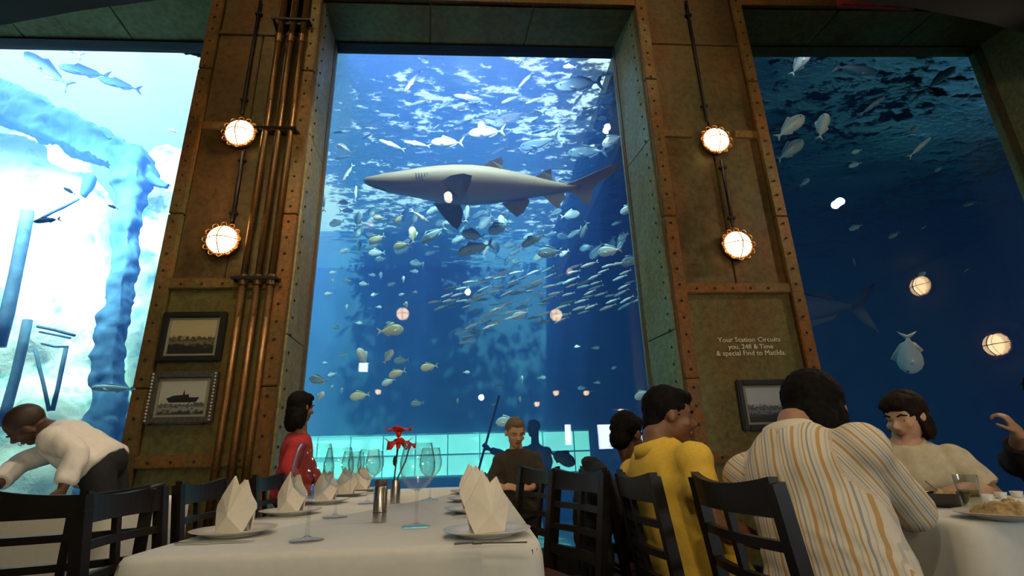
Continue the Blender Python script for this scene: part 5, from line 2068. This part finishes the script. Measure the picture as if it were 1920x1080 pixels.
# ---- the guest at the right edge of the photograph
person('guest in a dark top leaning in at the right edge, hand by the food plate', (2.98, 2.52, .52), (2.84, 2.42, .98), (2.82, 2.36, 1.18), (-.8, -.5, -.2), (0, 0, 1), 'skin_tan', 'hair_black', 'short', 'sleeve_dark', 'black_trousers',
       [((2.72, 2.20, .78), (2.32, 2.02, .80), (-1, -.1, 0), (0, 0, -1), .5), ((2.62, 2.42, .90), (2.46, 2.24, 1.00), (-.3, .1, .9), (-.5, .7, 0), 1.25)],
       [((2.94, 2.10, .50), (2.94, 2.12, .09), (0, -1, 0)), ((2.76, 2.10, .50), (2.76, 2.12, .09), (0, -1, 0))], .98, 1.55, (-.7, -.7, 0), 1.0, False, False, 1.1, None, 1.0)

# ---- the boy standing by the pane
person('small boy in a dark jersey standing between the chairs and the middle pane, looking down', (.27, 3.62, .62), (.262, 3.60, 1.012), at(966, 810, 3.56), (.22, -.86, -.38), (0, -.1, 1), 'skin_fair', 'hair_fair', 'cropped', 'shirt_brown', 'black_trousers',
       [((.435, 3.58, .80), (.335, 3.44, .76), (-.8, -.4, .1), (0, .5, -.5), .8), ((.09, 3.58, .80), (.16, 3.44, .77), (.8, -.4, .1), (0, .5, -.5), .8)],
       [((.33, 3.60, .34), (.33, 3.64, .07), (.1, -1, 0)), ((.21, 3.60, .34), (.21, 3.64, .07), (-.1, -1, 0))], .72, 1.75, (.12, -1, 0), .92, False, False, 1.0, None, .84)

# ---- the child in red at the left pillar
person('child in a red top with long dark hair standing at the left pillar', (-1.27, 3.80, .74), (-1.25, 3.79, 1.155), at(565, 764, 3.78), (.66, .74, -.10), (0, 0, 1), 'skin_brown', 'hair_black', 'long', 'shirt_red', 'denim',
       [((-1.22, 3.98, .92), (-1.12, 4.00, .74), (.2, 0, -1), (-.5, -.5, 0), .4), ((-1.24, 3.60, .92), (-1.12, 3.60, .74), (.2, 0, -1), (-.5, .5, 0), .4)],
       [((-1.24, 3.86, .40), (-1.26, 3.86, .08), (1, 0, 0)), ((-1.24, 3.74, .40), (-1.26, 3.74, .08), (1, 0, 0))], .82, 1.6, (1, .3, 0), .92, False, False, 1.0, None, .90)

# ---- the waiter bending over his table
person('waiter in a white shirt and black trousers bending over his table by the bright rocks', at(188, 872, 3.66), at(100, 806, 3.60), at(50, 796, 3.56), (-.62, -.12, -.78), (-.45, -.70, .45), 'skin_deep', 'hair_stubble', 'shaved', 'shirt_white', 'black_trousers',
       [(at(146, 850, 3.40), at(118, 915, 3.34), (-.1, -.1, -.9), (-.5, 0, -.5), .5), (at(40, 868, 3.66), at(-8, 912, 3.42), (-.8, -.2, -.3), (0, 0, -1), .4)],
       [((-2.32, 3.66, .50), (-2.26, 3.66, .09), (-1, 0, 0)), ((-2.34, 3.84, .50), (-2.26, 3.84, .09), (-1, 0, 0))], 1.04, 1.85, (-.55, -.15, -.80), 1.0, False, True, 1.3, None, 1.16)

# ---- the diver in the tank, cleaning with a pole
dv = person('diver in a blue suit in the tank holding a long pole, behind the standing boy', at(1004, 898, 7.9), at(1004, 832, 7.9), at(1000, 803, 7.85), (-.8, -.5, -.1), (0, 0, 1), 'wetsuit', 'wetsuit', 'cropped', 'wetsuit', 'wetsuit',
            [(at(1030, 866, 7.9), at(1018, 900, 7.75), (0, -.3, -1), (-1, 0, 0), .6), (at(955, 858, 7.72), at(917, 842, 7.64), (-.7, -.1, .55), (-.1, .9, .1), 1.15)],
            [((1.0, 7.9, .02), (1.02, 8.0, -.42), (0, -1, 0)), ((.80, 7.9, .02), (.78, 8.0, -.42), (0, -1, 0))], 1.0, 1.9, (-.5, -.9, 0), 1.0, False, False, 1.0, None, 1.1)
a_, b_ = at(936, 742, 7.6), at(896, 886, 7.6)
root = empty('pole', (b_.x, b_.y, b_.z), 0, 'long dark pole with a brush head held by the diver', 'pole')
MB().tube([(0, 0, 0), a_ - b_], .017, 8).build('shaft', M['wetsuit'], root, True)
MB().bbox((-.09, -.04, -.07), (.13, .04, 0), .015).build('brush', M['wetsuit'], root)
